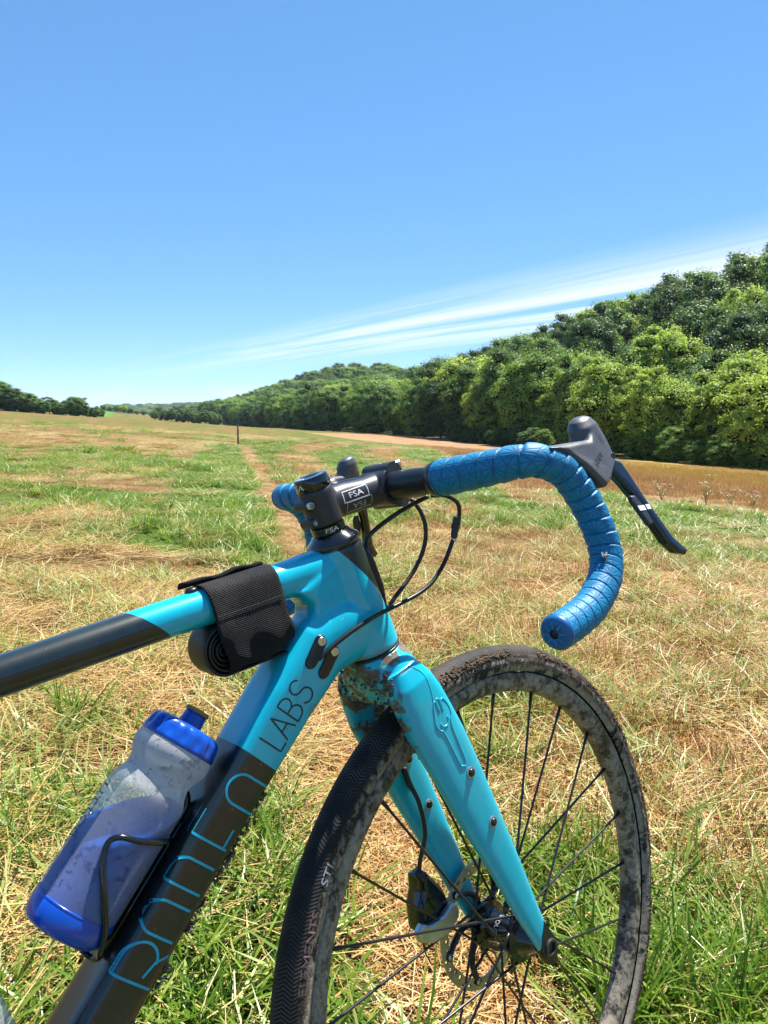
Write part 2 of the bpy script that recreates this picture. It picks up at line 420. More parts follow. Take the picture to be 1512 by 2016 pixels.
def build_ground():
    na = 900; ang = np.linspace(0, 2 * math.pi, na, endpoint=False)
    rad = [0.0, 0.25]
    while rad[-1] < 9000: rad.append(rad[-1] * 1.022 + 0.03)
    rad = np.array(rad[1:]); nr = len(rad)
    A, R = np.meshgrid(ang, rad); x = R * np.sin(A); y = R * np.cos(A)
    z = terrain(x, y)
    V = np.stack([x.ravel(), y.ravel(), z.ravel()], 1)
    i = np.arange(nr - 1)[:, None] * na; j = np.arange(na)[None, :]; j2 = (j + 1) % na
    F = np.stack([(i + j), (i + na + j), (i + na + j2), (i + j2)], -1).reshape(-1, 4)
    V = np.vstack([V, [[0, 0, float(terrain(0., 0.))]]]); c = len(V) - 1
    # close the middle with quads-free fan as a second face set
    me = mesh_np('ground', V, F, True, mat_ground())
    bm = bmesh.new(); bm.from_mesh(me); bm.verts.ensure_lookup_table()
    for k in range(na): bm.faces.new((bm.verts[c], bm.verts[k], bm.verts[(k + 1) % na])).smooth = True
    bmesh.ops.recalc_face_normals(bm, faces=bm.faces[:]); bm.to_mesh(me); bm.free()
    if me.polygons[0].normal.z < 0: me.flip_normals()
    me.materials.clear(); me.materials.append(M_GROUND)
    gx, gy = V[:, 0], V[:, 1]
    gg, bb, pp = zones(gx, gy); t = TX * gx + TY * gy; d = np.hypot(gx, gy)
    fattr(me, 'green', gg); fattr(me, 'brown', bb); fattr(me, 'path', pp)
    fattr(me, 'gold', sstep(t, 14, 24) * sstep(gx / np.maximum(gy, 1), 0.14, 0.30))
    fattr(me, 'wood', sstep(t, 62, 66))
    crop = ((gy > 300) & (gy < 700) & (t < -10 + 0.0 * gy) & (gx > -0.34 * gy - 20) & (gx < -0.20 * gy)).astype(float)
    fattr(me, 'crop', crop)
    o = link('ground', me); tag(o, kind='structure'); return o

M_GROUND = mat_ground()
build_ground()

# ================================================================== the bicycle
# steering frame: r = to the bike's right, f = forward, u = up along the steering axis; origin on that axis at hub level
O_ = Vector((0.11711749, 0.84701785, -0.64949286 + H))
n_ = Vector((0.68840579, -0.70600046, 0.16631538)); o_ = Vector((0.65407776, 0.70335007, 0.27835403)); a_ = Vector((-0.31349601, -0.08283734, 0.94596946))
nf_ = Vector((0.6035625, -0.78645485, 0.13115287)); ff_ = Vector((0.73309792, 0.61206759, 0.29654797))
def mat4(x, y, z, o): return Matrix(((x[0], y[0], z[0], o[0]), (x[1], y[1], z[1], o[1]), (x[2], y[2], z[2], o[2]), (0, 0, 0, 1)))
MS = mat4(n_, o_, a_, O_); MF = mat4(nf_, ff_, a_, O_)
CW = np.array((0.0, 0.0504, 0.0))             # wheel centre in the steering frame

def mat_paint_frame():
    g = NB('frame_paint'); P = g.obj(); x, yv, z = g.xyz(P)
    # paint breaks: slanting across top tube, square across down tube, up the front of the head tube
    def plane(a, b, c, y0, z0): return g.math('ADD', g.math('ADD', g.math('MULTIPLY', g.math('SUBTRACT', yv, y0), b), g.math('MULTIPLY', g.math('SUBTRACT', z, z0), c)), g.math('MULTIPLY', x, a))
    tt = g.step(plane(-0.15, 0.86, 0.58, -0.2145, 0.5565), -0.0004, 0.0004)
    dt = g.step(plane(0.0, 0.87, 0.49, -0.1735, 0.3985), -0.0004, 0.0004)
    up = g.step(plane(0, -0.35, 0.94, -0.21, 0.47), -0.001, 0.001)
    cy = g.math('ADD', g.math('MULTIPLY', up, tt), g.math('MULTIPLY', g.math('SUBTRACT', 1.0, up), dt))
    hd = g.step(plane(0, 0.90, 0.50, 0.003, 0.5115), -0.0004, 0.0004)
    hz = g.step(z, 0.455, 0.456)
    cy = g.math('MULTIPLY', cy, g.math('SUBTRACT', 1.0, g.math('MULTIPLY', hd, hz)))
    fine = g.noise(90, 5, 0.6, P)
    cyan = g.ramp(fine, (0.3, (0.0, 0.42, 0.56)), (0.7, (0.001, 0.46, 0.61)))
    dark = g.ramp(fine, (0.3, (0.005, 0.012, 0.012)), (0.7, (0.010, 0.019, 0.018)))
    col = g.mix(cy, dark, cyan)
    # dried mud: specks everywhere, heavier along the lower edge of the down tube
    sp = g.step(g.noise(170, 3, 0.6, P), 0.70, 0.74)
    dtl = plane(0, 0.513, -0.858, -0.185, 0.388)            # grows towards the underside
    low = g.math('MULTIPLY', g.step(dtl, 0.012, 0.030), g.math('SUBTRACT', 1.0, g.step(z, 0.41, 0.43)))
    mud = g.step(g.math('ADD', g.noise(55, 6, 0.7, P), g.math('MULTIPLY', low, 0.16)), 0.60, 0.66)
    crn = g.math('MULTIPLY', g.math('MULTIPLY', g.step(z, 0.432, 0.418), g.step(yv, 0.02, -0.02)), g.step(yv, -0.075, -0.045))
    mud2 = g.math('MULTIPLY', crn, g.step(g.noise(45, 6, 0.7, P), 0.44, 0.52))
    dust = g.math('MULTIPLY', g.step(g.noise(14, 5, 0.6, P), 0.5, 0.75), 0.04)
    m = g.math('MAXIMUM', g.math('MAXIMUM', g.math('MULTIPLY', sp, 0.55), g.math('MULTIPLY', mud, low)), mud2)
    col = g.mix(dust, col, (0.30, 0.26, 0.19))
    col = g.mix(m, col, g.ramp(fine, (0.3, (0.10, 0.075, 0.05)), (0.7, (0.24, 0.20, 0.15))))
    rough = g.math('ADD', g.math('MULTIPLY', m, 0.5), g.math('ADD', 0.30, g.math('MULTIPLY', g.math('SUBTRACT', 1.0, cy), 0.06)))
    return g.done(g.bsdf(col, rough, 0, 0.5, g.bump(m, 0.6, 0.0008), coat=0.55, coat_rough=0.10))

def mat_fork():
    g = NB('fork_paint'); P = g.obj(); x, yv, z = g.xyz(P)
    fine = g.noise(90, 5, 0.6, P)
    col = g.ramp(fine, (0.3, (0.0, 0.42, 0.56)), (0.7, (0.001, 0.46, 0.61)))
    inner = g.math('MULTIPLY', g.step(g.math('ABSOLUTE', x), 0.047, 0.034), g.step(z, 0.20, 0.33))
    edge = g.math('MULTIPLY', g.step(yv, -0.015, -0.029), g.step(z, 0.28, 0.36))
    k = g.math('MAXIMUM', inner, edge)
    mud = g.step(g.math('ADD', g.noise(60, 6, 0.72, P), g.math('MULTIPLY', k, 0.17)), 0.64, 0.70)
    sp = g.math('MULTIPLY', g.step(g.noise(150, 3, 0.6, P), 0.71, 0.75), 0.5)
    dust = g.math('MULTIPLY', g.step(g.noise(18, 5, 0.6, P), 0.45, 0.75), 0.10)
    m = g.math('MAXIMUM', g.math('MULTIPLY', mud, g.math('MINIMUM', g.math('ADD', k, 0.15), 1.0)), sp)
    col = g.mix(dust, col, (0.28, 0.24, 0.17))
    col = g.mix(m, col, g.ramp(fine, (0.3, (0.055, 0.035, 0.02)), (0.7, (0.20, 0.15, 0.10))))
    return g.done(g.bsdf(col, g.math('ADD', 0.34, g.math('MULTIPLY', m, 0.5)), 0, 0.5, g.bump(m, 0.7, 0.001), coat=0.4, coat_rough=0.14))

def star_lines(g, uvs, scale, width):
    """hemp-leaf star lines from six families of parallel grooves"""
    mp = g.n('ShaderNodeMapping'); mp.inputs['Scale'].default_value = (scale, scale, 1); g.L(uvs, mp.inputs['Vector'])
    x, yv, _ = g.xyz(mp.outputs[0]); res = None
    for k in range(6):
        an = math.radians(30 * k); sp = 1.0 if k % 2 == 0 else 0.57735
        v = g.math('ADD', g.math('MULTIPLY', x, math.cos(an) / sp), g.math('MULTIPLY', yv, math.sin(an) / sp))
        fr = g.math('ABSOLUTE', g.math('SUBTRACT', g.math('FRACT', g.math('ADD', v, 0.5)), 0.5))
        ln = g.step(g.math('MULTIPLY', fr, sp), width, 0.0)
        res = ln if res is None else g.math('MAXIMUM', res, ln)
    return res

def mat_tape():
    g = NB('bar_tape_blue'); U = g.uv(); P = g.obj()
    st = star_lines(g, U, 50.0, 0.055); fine = g.noise(120, 4, 0.6, P)
    col = g.ramp(fine, (0.3, (0.003, 0.175, 0.34)), (0.7, (0.005, 0.22, 0.42)))
    col = g.mix(g.math('MULTIPLY', st, 0.55), col, (0.003, 0.05, 0.18))
    dirt = g.math('MULTIPLY', g.step(g.noise(60, 5, 0.7, P), 0.62, 0.74), 0.25); col = g.mix(dirt, col, (0.12, 0.12, 0.11))
    return g.done(g.bsdf(col, 0.54, 0, 0.38, g.bump(g.math('MULTIPLY', st, -1.0), 0.35, 0.0005)))

def mat_tyre():
    g = NB('tyre_rubber'); U = g.uv(); P = g.obj(); u, v, _ = g.xyz(U)     # u round the wheel in metres, v across the tread (-1..1)
    av = g.math('ABSOLUTE', v)
    ch = g.math('FRACT', g.math('ADD', g.math('MULTIPLY', u, 260.0), g.math('MULTIPLY', g.math('PINGPONG', g.math('MULTIPLY', av, 1.0), 0.20), 7.0)))
    ch = g.step(g.math('ABSOLUTE', g.math('SUBTRACT', ch, 0.5)), 0.15, 0.30)
    tread = g.step(av, 0.60, 0.54)
    n1 = g.noise(38, 7, 0.72, P); n2 = g.noise(150, 5, 0.7, P); n3 = g.noise(9, 5, 0.65, P)
    rub = (0.012, 0.012, 0.0125)
    drymud = g.ramp(n2, (0.30, (0.18, 0.15, 0.11)), (0.7, (0.40, 0.345, 0.27)))
    wet = g.ramp(n2, (0.3, (0.018, 0.010, 0.006)), (0.7, (0.085, 0.052, 0.032)))
    grit = g.math('MULTIPLY', g.math('MULTIPLY', tread, g.step(n3, 0.38, 0.58)), g.math('SUBTRACT', 1.0, ch))
    col = g.mix(g.math('MULTIPLY', grit, 0.7), rub, (0.15, 0.105, 0.075))
    side = g.step(av, 0.56, 0.72)
    film = g.math('MULTIPLY', side, g.step(g.math('ADD', n1, g.math('ADD', g.math('MULTIPLY', n3, 0.5), g.math('MULTIPLY', n2, 0.25))), 0.76, 0.86))
    col = g.mix(g.math('MULTIPLY', film, 0.92), col, drymud)
    sh = g.math('MULTIPLY', g.step(av, 0.48, 0.60), g.step(av, 0.90, 0.66))
    clod = g.math('MULTIPLY', sh, g.step(g.math('ADD', n1, g.math('MULTIPLY', n3, 0.6)), 0.78, 0.86))
    col = g.mix(clod, col, wet)
    hgt = g.math('ADD', g.math('MULTIPLY', g.math('MULTIPLY', tread, ch), 1.0), g.math('MULTIPLY', g.math('ADD', g.math('MULTIPLY', clod, 2.0), film), g.math('ADD', n2, 0.5)))
    return g.done(g.bsdf(col, 0.72, 0, 0.35, g.bump(hgt, 0.9, 0.0016)))

def mat_rim():
    g = NB('rim_black'); P = g.obj(); n1 = g.noise(42, 7, 0.72, P); n2 = g.noise(140, 5, 0.7, P); n3 = g.noise(8, 5, 0.6, P)
    f = g.step(g.math('ADD', n1, g.math('ADD', g.math('MULTIPLY', n3, 0.55), g.math('MULTIPLY', n2, 0.35))), 0.84, 1.02)
    col = g.mix(g.math('MULTIPLY', f, 0.93), g.mix(g.step(n2, 0.4, 0.6), (0.022, 0.021, 0.020), (0.07, 0.05, 0.034)), g.ramp(n2, (0.3, (0.19, 0.155, 0.11)), (0.7, (0.40, 0.335, 0.25))))
    return g.done(g.bsdf(col, g.math('ADD', 0.4, g.math('MULTIPLY', f, 0.5)), 0, 0.4, g.bump(f, 0.5, 0.0006)))

def mat_bottle():
    g = NB('bottle_plastic'); P = g.obj(); n1 = g.noise(150, 5, 0.75, P); n2 = g.noise(16, 5, 0.6, P)
    z = g.xyz(P)[2]
    smear = g.math('MULTIPLY', g.step(g.math('ADD', n1, g.math('MULTIPLY', n2, 0.4)), 0.765, 0.80), 0.85)
    dust = g.math('MULTIPLY', g.step(n2, 0.45, 0.7), 0.35)
    col = g.mix(dust, (0.78, 0.79, 0.80), (0.55, 0.48, 0.38)); col = g.mix(smear, col, (0.09, 0.07, 0.05))
    pr = g.bsdf(col, 0.28, 0, 0.5, g.bump(n1, 0.1, 0.0004))
    tr = g.n('ShaderNodeBsdfTransparent'); tr.inputs[0].default_value = (0.78, 0.88, 1.0, 1)
    tl = g.n('ShaderNodeBsdfTranslucent'); g.put(tl.inputs[0], (0.75, 0.8, 0.86))
    m1 = g.n('ShaderNodeMixShader'); m1.inputs[0].default_value = 0.62; g.L(pr, m1.inputs[1]); g.L(tl.outputs[0], m1.inputs[2])
    m2 = g.n('ShaderNodeMixShader'); g.put(m2.inputs[0], g.math('MINIMUM', g.math('MAXIMUM', g.math('ADD', g.math('ADD', 0.34, g.math('MULTIPLY', g.step(z, 0.118, 0.140), 0.50)), g.math('MULTIPLY', dust, 0.35)), smear), 1.0))
    g.L(tr.outputs[0], m2.inputs[1]); g.L(m1.outputs[0], m2.inputs[2]); return g.done(m2.outputs[0])

def mat_webbing():
    g = NB('nylon_webbing'); P = g.obj(); x, yv, z = g.xyz(P); n1 = g.noise(420, 3, 0.6, P); n2 = g.noise(25, 5, 0.6, P)
    dd = g.math('ADD', yv, g.math('MULTIPLY', z, -0.148)); hh = g.math('ADD', z, x)
    rib = g.math('MULTIPLY', g.math('SINE', g.math('MULTIPLY', dd, 2600.0)), g.math('SINE', g.math('MULTIPLY', hh, 3400.0)))
    col = g.ramp(g.math('ADD', g.math('MULTIPLY', n1, 0.7), g.math('MULTIPLY', rib, 0.15)), (0.25, (0.006, 0.006, 0.008)), (0.62, (0.022, 0.021, 0.024)))
    col = g.mix(g.math('MULTIPLY', g.step(n2, 0.5, 0.8), 0.22), col, (0.10, 0.09, 0.075))
    return g.done(g.bsdf(col, 0.85, 0, 0.25, g.bump(g.math('ADD', g.math('MULTIPLY', rib, 0.6), n1), 0.7, 0.0007)))

PAINT = mat_paint_frame(); FORKM = mat_fork(); TAPE = mat_tape(); TYRE = mat_tyre(); RIM = mat_rim()
BLK = simple('black_anodised', (0.012, 0.012, 0.014), 0.33, spec=0.5, dirt=0.35)
GLOSS = simple('gloss_black', (0.006, 0.006, 0.008), 0.14, spec=0.5, coat=0.5, dirt=0.2)
SATIN = simple('satin_black', (0.024, 0.025, 0.028), 0.42, bump=0.05, dirt=0.1)
def mat_hood():
    g = NB('hood_rubber'); P = g.obj(); x, yv, z = g.xyz(P)
    n1 = g.noise(160, 4, 0.6, P); n2 = g.noise(22, 4, 0.6, P)
    rib = g.math('SINE', g.math('MULTIPLY', g.math('ADD', g.math('MULTIPLY', yv, 0.55), z), 3600.0))
    area = g.math('MULTIPLY', g.step(yv, 0.205, 0.190), g.step(z, 0.574, 0.566))
    col = g.ramp(n1, (0.3, (0.058, 0.060, 0.066)), (0.7, (0.078, 0.080, 0.087))); col = g.mix(g.math('MULTIPLY', g.step(n2, 0.5, 0.75), 0.18), col, (0.16, 0.14, 0.11))
    h = g.math('ADD', g.math('MULTIPLY', g.math('MULTIPLY', rib, area), 0.8), n1)
    return g.done(g.bsdf(col, 0.42, 0, 0.6, g.bump(h, 0.35, 0.0005)))
RUBBER = mat_hood()
CABLE = simple('cable_housing', (0.010, 0.010, 0.011), 0.38, dirt=0.35)
STEEL = simple('steel', (0.60, 0.60, 0.60), 0.28, metal=1.0, var=0.08)
ROTOR = simple('rotor_steel', (0.45, 0.43, 0.37), 0.38, metal=0.85, var=0.15, dirt=0.25)
ALLOY = simple('grey_alloy', (0.50, 0.52, 0.54), 0.34, metal=0.9, dirt=0.25)
WHITE = simple('white_print', (0.72, 0.73, 0.74), 0.45)
GREYP = simple('grey_print', (0.40, 0.40, 0.41), 0.5)
INK = simple('dark_print', (0.010, 0.030, 0.040), 0.45)
CYINK = simple('cyan_print', (0.01, 0.36, 0.52), 0.40)
PINK = simple('faded_red_print', (0.26, 0.14, 0.125), 0.7)
BLUECAP = simple('blue_plastic', (0.004, 0.065, 0.42), 0.24, spec=0.5, coat=0.25, dirt=0.22, nscale=30)
NOZZLE = simple('ochre_rubber', (0.30, 0.18, 0.05), 0.5)
DRINK = simple('blue_drink', (0.001, 0.055, 0.28), 0.35, nscale=20, var=0.3)
BOTTLE = mat_bottle(); WEB = mat_webbing()
TUBER = simple('tube_rubber', (0.013, 0.013, 0.014), 0.48, bump=0.15)
MUD = simple('clotted_mud', (0.115, 0.078, 0.050), 0.9, spec=0.15, var=0.5, nscale=160, bump=0.8)

bike = empty('bicycle', (0.155, 0.89, 0.0))
tag(bike, 'turquoise and charcoal gravel bicycle with blue bar tape and muddy front wheel', 'bicycle')
BI = bike.matrix_basis.inverted() if False else Matrix.Translation((-0.155, -0.89, 0.0))
def part(name, mesh, M, parent=None, mat=None): return link(name, mesh, parent or bike, mat, (BI @ M) if parent is None else M)
I4 = Matrix.Identity(4)

# ---------------------------------------------------------------- frame
def ptube(mb, pts, k=36, ex=2.4):
    """pts: (f,u,half-width,half-height,exponent) in the frame plane"""
    P = np.array([(q[0], q[1]) for q in pts]); T = np.gradient(P, axis=0); T /= np.linalg.norm(T, axis=1)[:, None]
    S = []
    for q, t in zip(pts, T):
        nrm = np.array((0, -t[1], t[0]));  nrm = nrm if nrm[2] > 0 else -nrm
        S.append(((0, q[0], q[1]), np.array((1, 0, 0)) * q[2], nrm * q[3], q[4] if len(q) > 4 else ex))
    mb.rings(loft(S, k))
DTD = np.array((-0.858, -0.513)); DTN = np.array((-0.513, 0.858))
fr = MB()
fr.lathe((0, 0, 0.419), (0, 0, 1), [(0, 0.0300), (0.002, 0.0322), (0.02, 0.0318), (0.05, 0.0300), (0.09, 0.0288), (0.118, 0.0285), (0.123, 0.0280)], 48)
ptube(fr, [(0.004, 0.5215, 0.0215, 0.0205, 2.3), (-0.035, 0.5275, 0.0205, 0.0205, 2.3), (-0.07, 0.5325, 0.0195, 0.0192, 2.3), (-0.13, 0.5415, 0.019, 0.0180, 2.3), (-0.2, 0.5525, 0.0188, 0.0172, 2.3), (-0.335, 0.5715, 0.0185, 0.0168, 2.3), (-0.555, 0.604, 0.0175, 0.0165, 2.2)])
ptube(fr, [(0.008, 0.456, 0.0285, 0.034, 2.4), (-0.03, 0.458, 0.0305, 0.039, 2.6), (-0.066, 0.4555, 0.0312, 0.0355, 3.0), (-0.12, 0.4265, 0.0310, 0.0285, 5.0), (-0.185, 0.388, 0.0305, 0.0258, 5.0), (-0.27, 0.337, 0.030, 0.0250, 5.0), (-0.37, 0.277, 0.030, 0.0248, 5.0), (-0.552, 0.168, 0.031, 0.026, 3.2)])
BBc = np.array((-0.552, 0.165))
ptube(fr, [(-0.552, 0.165, 0.022, 0.018, 2.1), (-0.553, 0.30, 0.016, 0.018, 2.1), (-0.557, 0.66, 0.0155, 0.0165, 2.0)])
fr.rings(pillow([(0.0, 0.535), (-0.040, 0.530), (-0.072, 0.522), (-0.0665, 0.5105), (-0.0600, 0.5000), (-0.0640, 0.4930), (-0.080, 0.482), (-0.050, 0.462), (0.0, 0.450)], 0.0, 0.0225, 0.006))
fr.cyl((-0.042, BBc[0], BBc[1]), (0.042, BBc[0], BBc[1]), 0.023)
FB = np.array((0.948, -0.317)); UB = np.array((0.317, 0.948))            # level forward / up in the frame plane
RA = BBc - 0.415 * FB + 0.068 * UB
for sgn in (-1, 1):
    fr.tube(spline([(sgn * 0.02, BBc[0], BBc[1]), (sgn * 0.05, *(BBc - 0.13 * FB + 0.012 * UB)), (sgn * 0.066, *RA)], 6), 0.0095)
    fr.tube(spline([(sgn * 0.008, -0.556, 0.57), (sgn * 0.045, *(0.55 * np.array((-0.556, 0.57)) + 0.45 * RA)), (sgn * 0.066, *RA)], 6), 0.0075)
frame_me = remesh(fr, 'frame', 0.0019, 7, PAINT)
frame_o = part('frame', frame_me, MF)
fbvh = BVHTree.FromPolygons([v.co for v in frame_me.vertices], [p.vertices[:] for p in frame_me.polygons])
def on_right(f, u, lift=0.0004):
    h = fbvh.ray_cast(Vector((0.2, f, u)), Vector((-1, 0, 0)))
    return (h[0].x + lift if h[0] is not None else 0.03, f, u)

def strip(name, lines, width, surf, mat, parent, step=0.0015):
    """painted lines: narrow ribbons laid on a surface; lines in (p,q), surf maps to 3-D"""
    V, F = [], []
    for ln in lines:
        P = np.asarray(ln, float); Q = [P[0]]
        for i in range(1, len(P)):
            m = max(1, int(np.linalg.norm(P[i] - P[i - 1]) / step))
            Q += [P[i - 1] + (P[i] - P[i - 1]) * k / m for k in range(1, m + 1)]
        Q = np.array(Q); T = np.gradient(Q, axis=0); T /= np.linalg.norm(T, axis=1)[:, None] + 1e-12
        Nn = np.stack([-T[:, 1], T[:, 0]], 1) * width / 2
        b = len(V)
        for q, w in zip(Q, Nn): V.append(surf(*(q + w))); V.append(surf(*(q - w)))
        for i in range(len(Q) - 1): F.append([b + 2 * i, b + 2 * i + 1, b + 2 * i + 3, b + 2 * i + 2])
    return link(name, mesh_np(name, V, F, False, mat), parent)
def arc(c, r, a0, a1, n=12, ry=None): return [(c[0] + r * math.cos(t), c[1] + (ry or r) * math.sin(t)) for t in np.linspace(math.radians(a0), math.radians(a1), n)]
E1 = np.array((0.858, 0.513))
def dsurf(org):
    o2 = np.array(org)
    return lambda p, q: on_right(*(o2 + E1 * p + DTN * q))
# lettering up the down tube: tops towards the bottle, open at the bottom edge
hL = 0.0395
def arch(x0, w, h, cut=False):
    r = w / 2
    return [[(x0, 0), (x0, h - r)] + arc((x0 + r, h - r), r, 180, 0) + [(x0 + w, 0)]]
R_ = [[(0, 0), (0, hL), (0.014, hL)] + arc((0.015, hL - 0.0165), 0.0165, 90, -75, 14) + [(0.019, 0.0088), (0.006, 0.0125)], [(0.019, 0.0095), (0.028, 0.000)]]
D_ = [[(0, 0), (0, hL), (0.009, hL)] + arc((0.011, hL - 0.0125), 0.0125, 90, 0, 10) + [(0.0235, 0)]]
E_ = [[(0.0225, hL - 0.0005), (0, hL - 0.0005), (0, 0)], [(0.0, 0.0042), (0.0180, 0.0042)]]
for nm, sh, (fo, uo) in (('letter_r', R_, (-0.336, 0.2764)), ('letter_o', arch(0, 0.0275, hL), (-0.3052, 0.2985)), ('letter_d', D_, (-0.2695, 0.3195)), ('letter_e', E_, (-0.2334, 0.3404)), ('letter_o', arch(0, 0.0275, hL), (-0.1989, 0.3540))):
    strip(nm, sh, 0.0023, dsurf((fo - 0.0003, uo + 0.0005)), CYINK, frame_o)
hl = 0.0285
LABS = {'letter_l': (0.0, [[(0, hl), (0, 0), (0.0095, 0)]]),
        'letter_a': (0.0125, [[(0, 0), (0.0075, hl), (0.015, 0)], [(0.003, 0.010), (0.012, 0.010)]]),
        'letter_b': (0.0320, [[(0, 0), (0, hl), (0.005, hl)] + arc((0.005, hl - 0.0068), 0.0068, 90, -90, 12) + [(0, hl - 0.0136)], [(0.005, hl - 0.0136)] + arc((0.0055, 0.00745), 0.00745, 90, -90, 12) + [(0, 0)]]),
        'letter_s': (0.0500, [arc((0.0068, hl - 0.0068), 0.0068, 20, 270, 14) + arc((0.0068, 0.0075), 0.0075, 90, -160, 14)])}
for nm, (xo, sh) in LABS.items():
    strip(nm, [[(p + xo, q) for p, q in l] for l in sh], 0.0017, dsurf((-0.151, 0.3925)), INK, frame_o)
# cable ports: sunk dark slots with a screw
for fo, uo in ((-0.0705, 0.4680), (-0.0612, 0.4518)):
    d = np.array((-0.80, -0.60)); e = np.array((-0.6, 0.8)); c0 = np.array((fo, uo)); c1 = c0 + d * 0.023
    q = arc((0, 0), 0.0066, 90, -90, 8); poly = [c1 + d * 0 + (-d * a * -1) * 0 for a, b in []]
    pts = [c0 - d * 0.0066 * math.cos(t) + e * 0.0066 * math.sin(t) for t in np.linspace(-math.pi / 2, math.pi / 2, 9)] + [c1 + d * 0.0066 * math.cos(t) - e * 0.0066 * math.sin(t) for t in np.linspace(-math.pi / 2, math.pi / 2, 9)]
    base = [on_right(*p_, lift=0.0002) for p_ in pts]; top = [(b[0] + 0.0016, p_[0] + (c0[0] + c1[0] - 2 * p_[0]) * 0.03, p_[1] + (c0[1] + c1[1] - 2 * p_[1]) * 0.03) for b, p_ in zip(base, pts)]
    mb = MB(); mb.rings([base, top]); po = link('cable_port', mb.mesh('cable_port', BLK, auto=0.5), frame_o)
    h = on_right(fo, uo)[0]
    mb = MB(); mb.lathe((h + 0.0012, fo, uo), (1, 0, 0), [(0, 0.0046), (0.0012, 0.0046), (0.0018, 0.0040), (0.0018, 0.0019), (0.0008, 0.0018), (0.0008, 0.0)], 20)
    link('port_screw', mb.mesh('port_screw', STEEL, auto=0.5), frame_o)
# top-tube bolt
mb = MB(); mb.lathe((0, -0.163, 0.5635), (0, 0.15, 1), [(0, 0.0062), (0.0025, 0.0062), (0.0042, 0.0050), (0.005, 0.002), (0.0035, 0.0)], 20)
link('rubber_plug', mb.mesh('rubber_plug', BLK), frame_o)
# crown seam, headset cover
mb = MB(); mb.lathe((0, 0, 0.4165), (0, 0, 1), [(0, 0.031), (0.0005, 0.0318), (0.002, 0.0318), (0.0025, 0.031)], 48); link('headset_race', mb.mesh('headset_race', BLK), frame_o)
mb = MB(); mb.lathe((0, 0, 0.5415), (0, 0, 1), [(0, 0.0275), (0.0008, 0.0292), (0.0045, 0.0295), (0.0075, 0.0275), (0.0115, 0.0222), (0.0145, 0.0198), (0.0155, 0.017)], 48)
hc = part('headset_cover', mb.mesh('headset_cover', GLOSS), MS)

P2, Q2 = [], []; RM = random.Random(21)
for i in range(900):                                     # clods stuck along the lower edge of the down tube
    t_ = RM.uniform(0.03, 0.40)
    if vnoise(t_ * 40, 1.7, 1.0) < 0.42: continue
    c_ = np.array((-0.165, 0.400)) + DTD * t_; e_ = RM.gauss(-0.0245, 0.0014)
    P2.append((RM.choice((1, 1, -1)) * RM.uniform(0.018, 0.0285), *(c_ + DTN * e_))); Q2.append(RM.uniform(0.0008, 0.0024))
DUST = simple('dried_mud', (0.15, 0.12, 0.085), 0.95, spec=0.1, var=0.5, nscale=160, bump=0.8)
MUDQ = [P2, Q2]
# ---------------------------------------------------------------- fork
fk = MB()
fk.rings(loft([((0, 0, 0.4165), (0.0318, 0, 0), (0, 0.0318, 0), 2.0), ((0, 0.001, 0.405), (0.0405, 0, 0), (0, 0.0335, 0), 2.2), ((0, 0.001, 0.390), (0.0480, 0, 0), (0, 0.0335, 0), 2.5), ((0, 0.002, 0.374), (0.0525, 0, 0), (0, 0.0310, 0), 2.6), ((0, 0.002, 0.366), (0.053, 0, 0), (0, 0.029, 0), 2.6)], 40))
for s in (-1, 1):
    rows = [(0.398, 0.030, 0.019, -0.024, 0.022), (0.38, 0.0385, 0.0165, -0.0285, 0.0305), (0.36, 0.0425, 0.0138, -0.0292, 0.0362), (0.33, 0.0455, 0.0118, -0.0285, 0.0415), (0.30, 0.0472, 0.0108, -0.0228, 0.0462), (0.25, 0.0482, 0.0100, -0.0125, 0.0515), (0.20, 0.0492, 0.0092, -0.0022, 0.0552), (0.15, 0.050, 0.0084, 0.0098, 0.0592), (0.10, 0.0506, 0.0077, 0.0205, 0.0628), (0.05, 0.0512, 0.0070, 0.0302, 0.0652), (0.018, 0.0516, 0.0066, 0.0385, 0.0680), (-0.008, 0.0518, 0.0062, 0.0452, 0.0672)]
    fk.rings(loft([((s * r, (f0 + f1) / 2, u), (s * hw, 0, 0), (0, (f1 - f0) / 2, 0), 3.0) for u, r, hw, f0, f1 in rows], 32))
fork_me = remesh(fk, 'fork', 0.0016, 5, FORKM)
fork_o = part('fork', fork_me, MS)
kbvh = BVHTree.FromPolygons([v.co for v in fork_me.vertices], [p.vertices[:] for p in fork_me.polygons])
def on_fork(f, u, lift=0.0003, side=1, inner=False):
    if inner: h = kbvh.ray_cast(Vector((0.0, f, u)), Vector((side, 0, 0))); sg = -side
    else: h = kbvh.ray_cast(Vector((side * 0.2, f, u)), Vector((-side, 0, 0))); sg = side
    return (h[0].x + sg * lift if h[0] is not None else side * 0.055, f, u)
for s in (-1, 1):                                # dropouts: dark plates with the axle hole
    pl = [(0.0445, -0.004), (0.0505, 0.012), (0.0640, 0.024), (0.0720, -0.004), (0.0732, -0.018), (0.0665, -0.030), (0.058, -0.034), (0.050, -0.030)]
    mb = MB(); mb.rings(pillow(pl, s * 0.0520, 0.0070, 0.0015))
    d = link('dropout', mb.mesh('dropout', BLK, auto=0.6), fork_o)
    c = (s * 0.0575, 0.0585, -0.0100)
    mb = MB(); mb.lathe(c, (s, 0, 0), [(0, 0.0105), (0.003, 0.0105), (0.0042, 0.0095), (0.0042, 0.0072), (0.0008, 0.0068), (0.0008, 0.0)], 32)
    link('axle_end', mb.mesh('axle_end', SATIN, auto=0.5), fork_o)
def lead(u): return 0.0
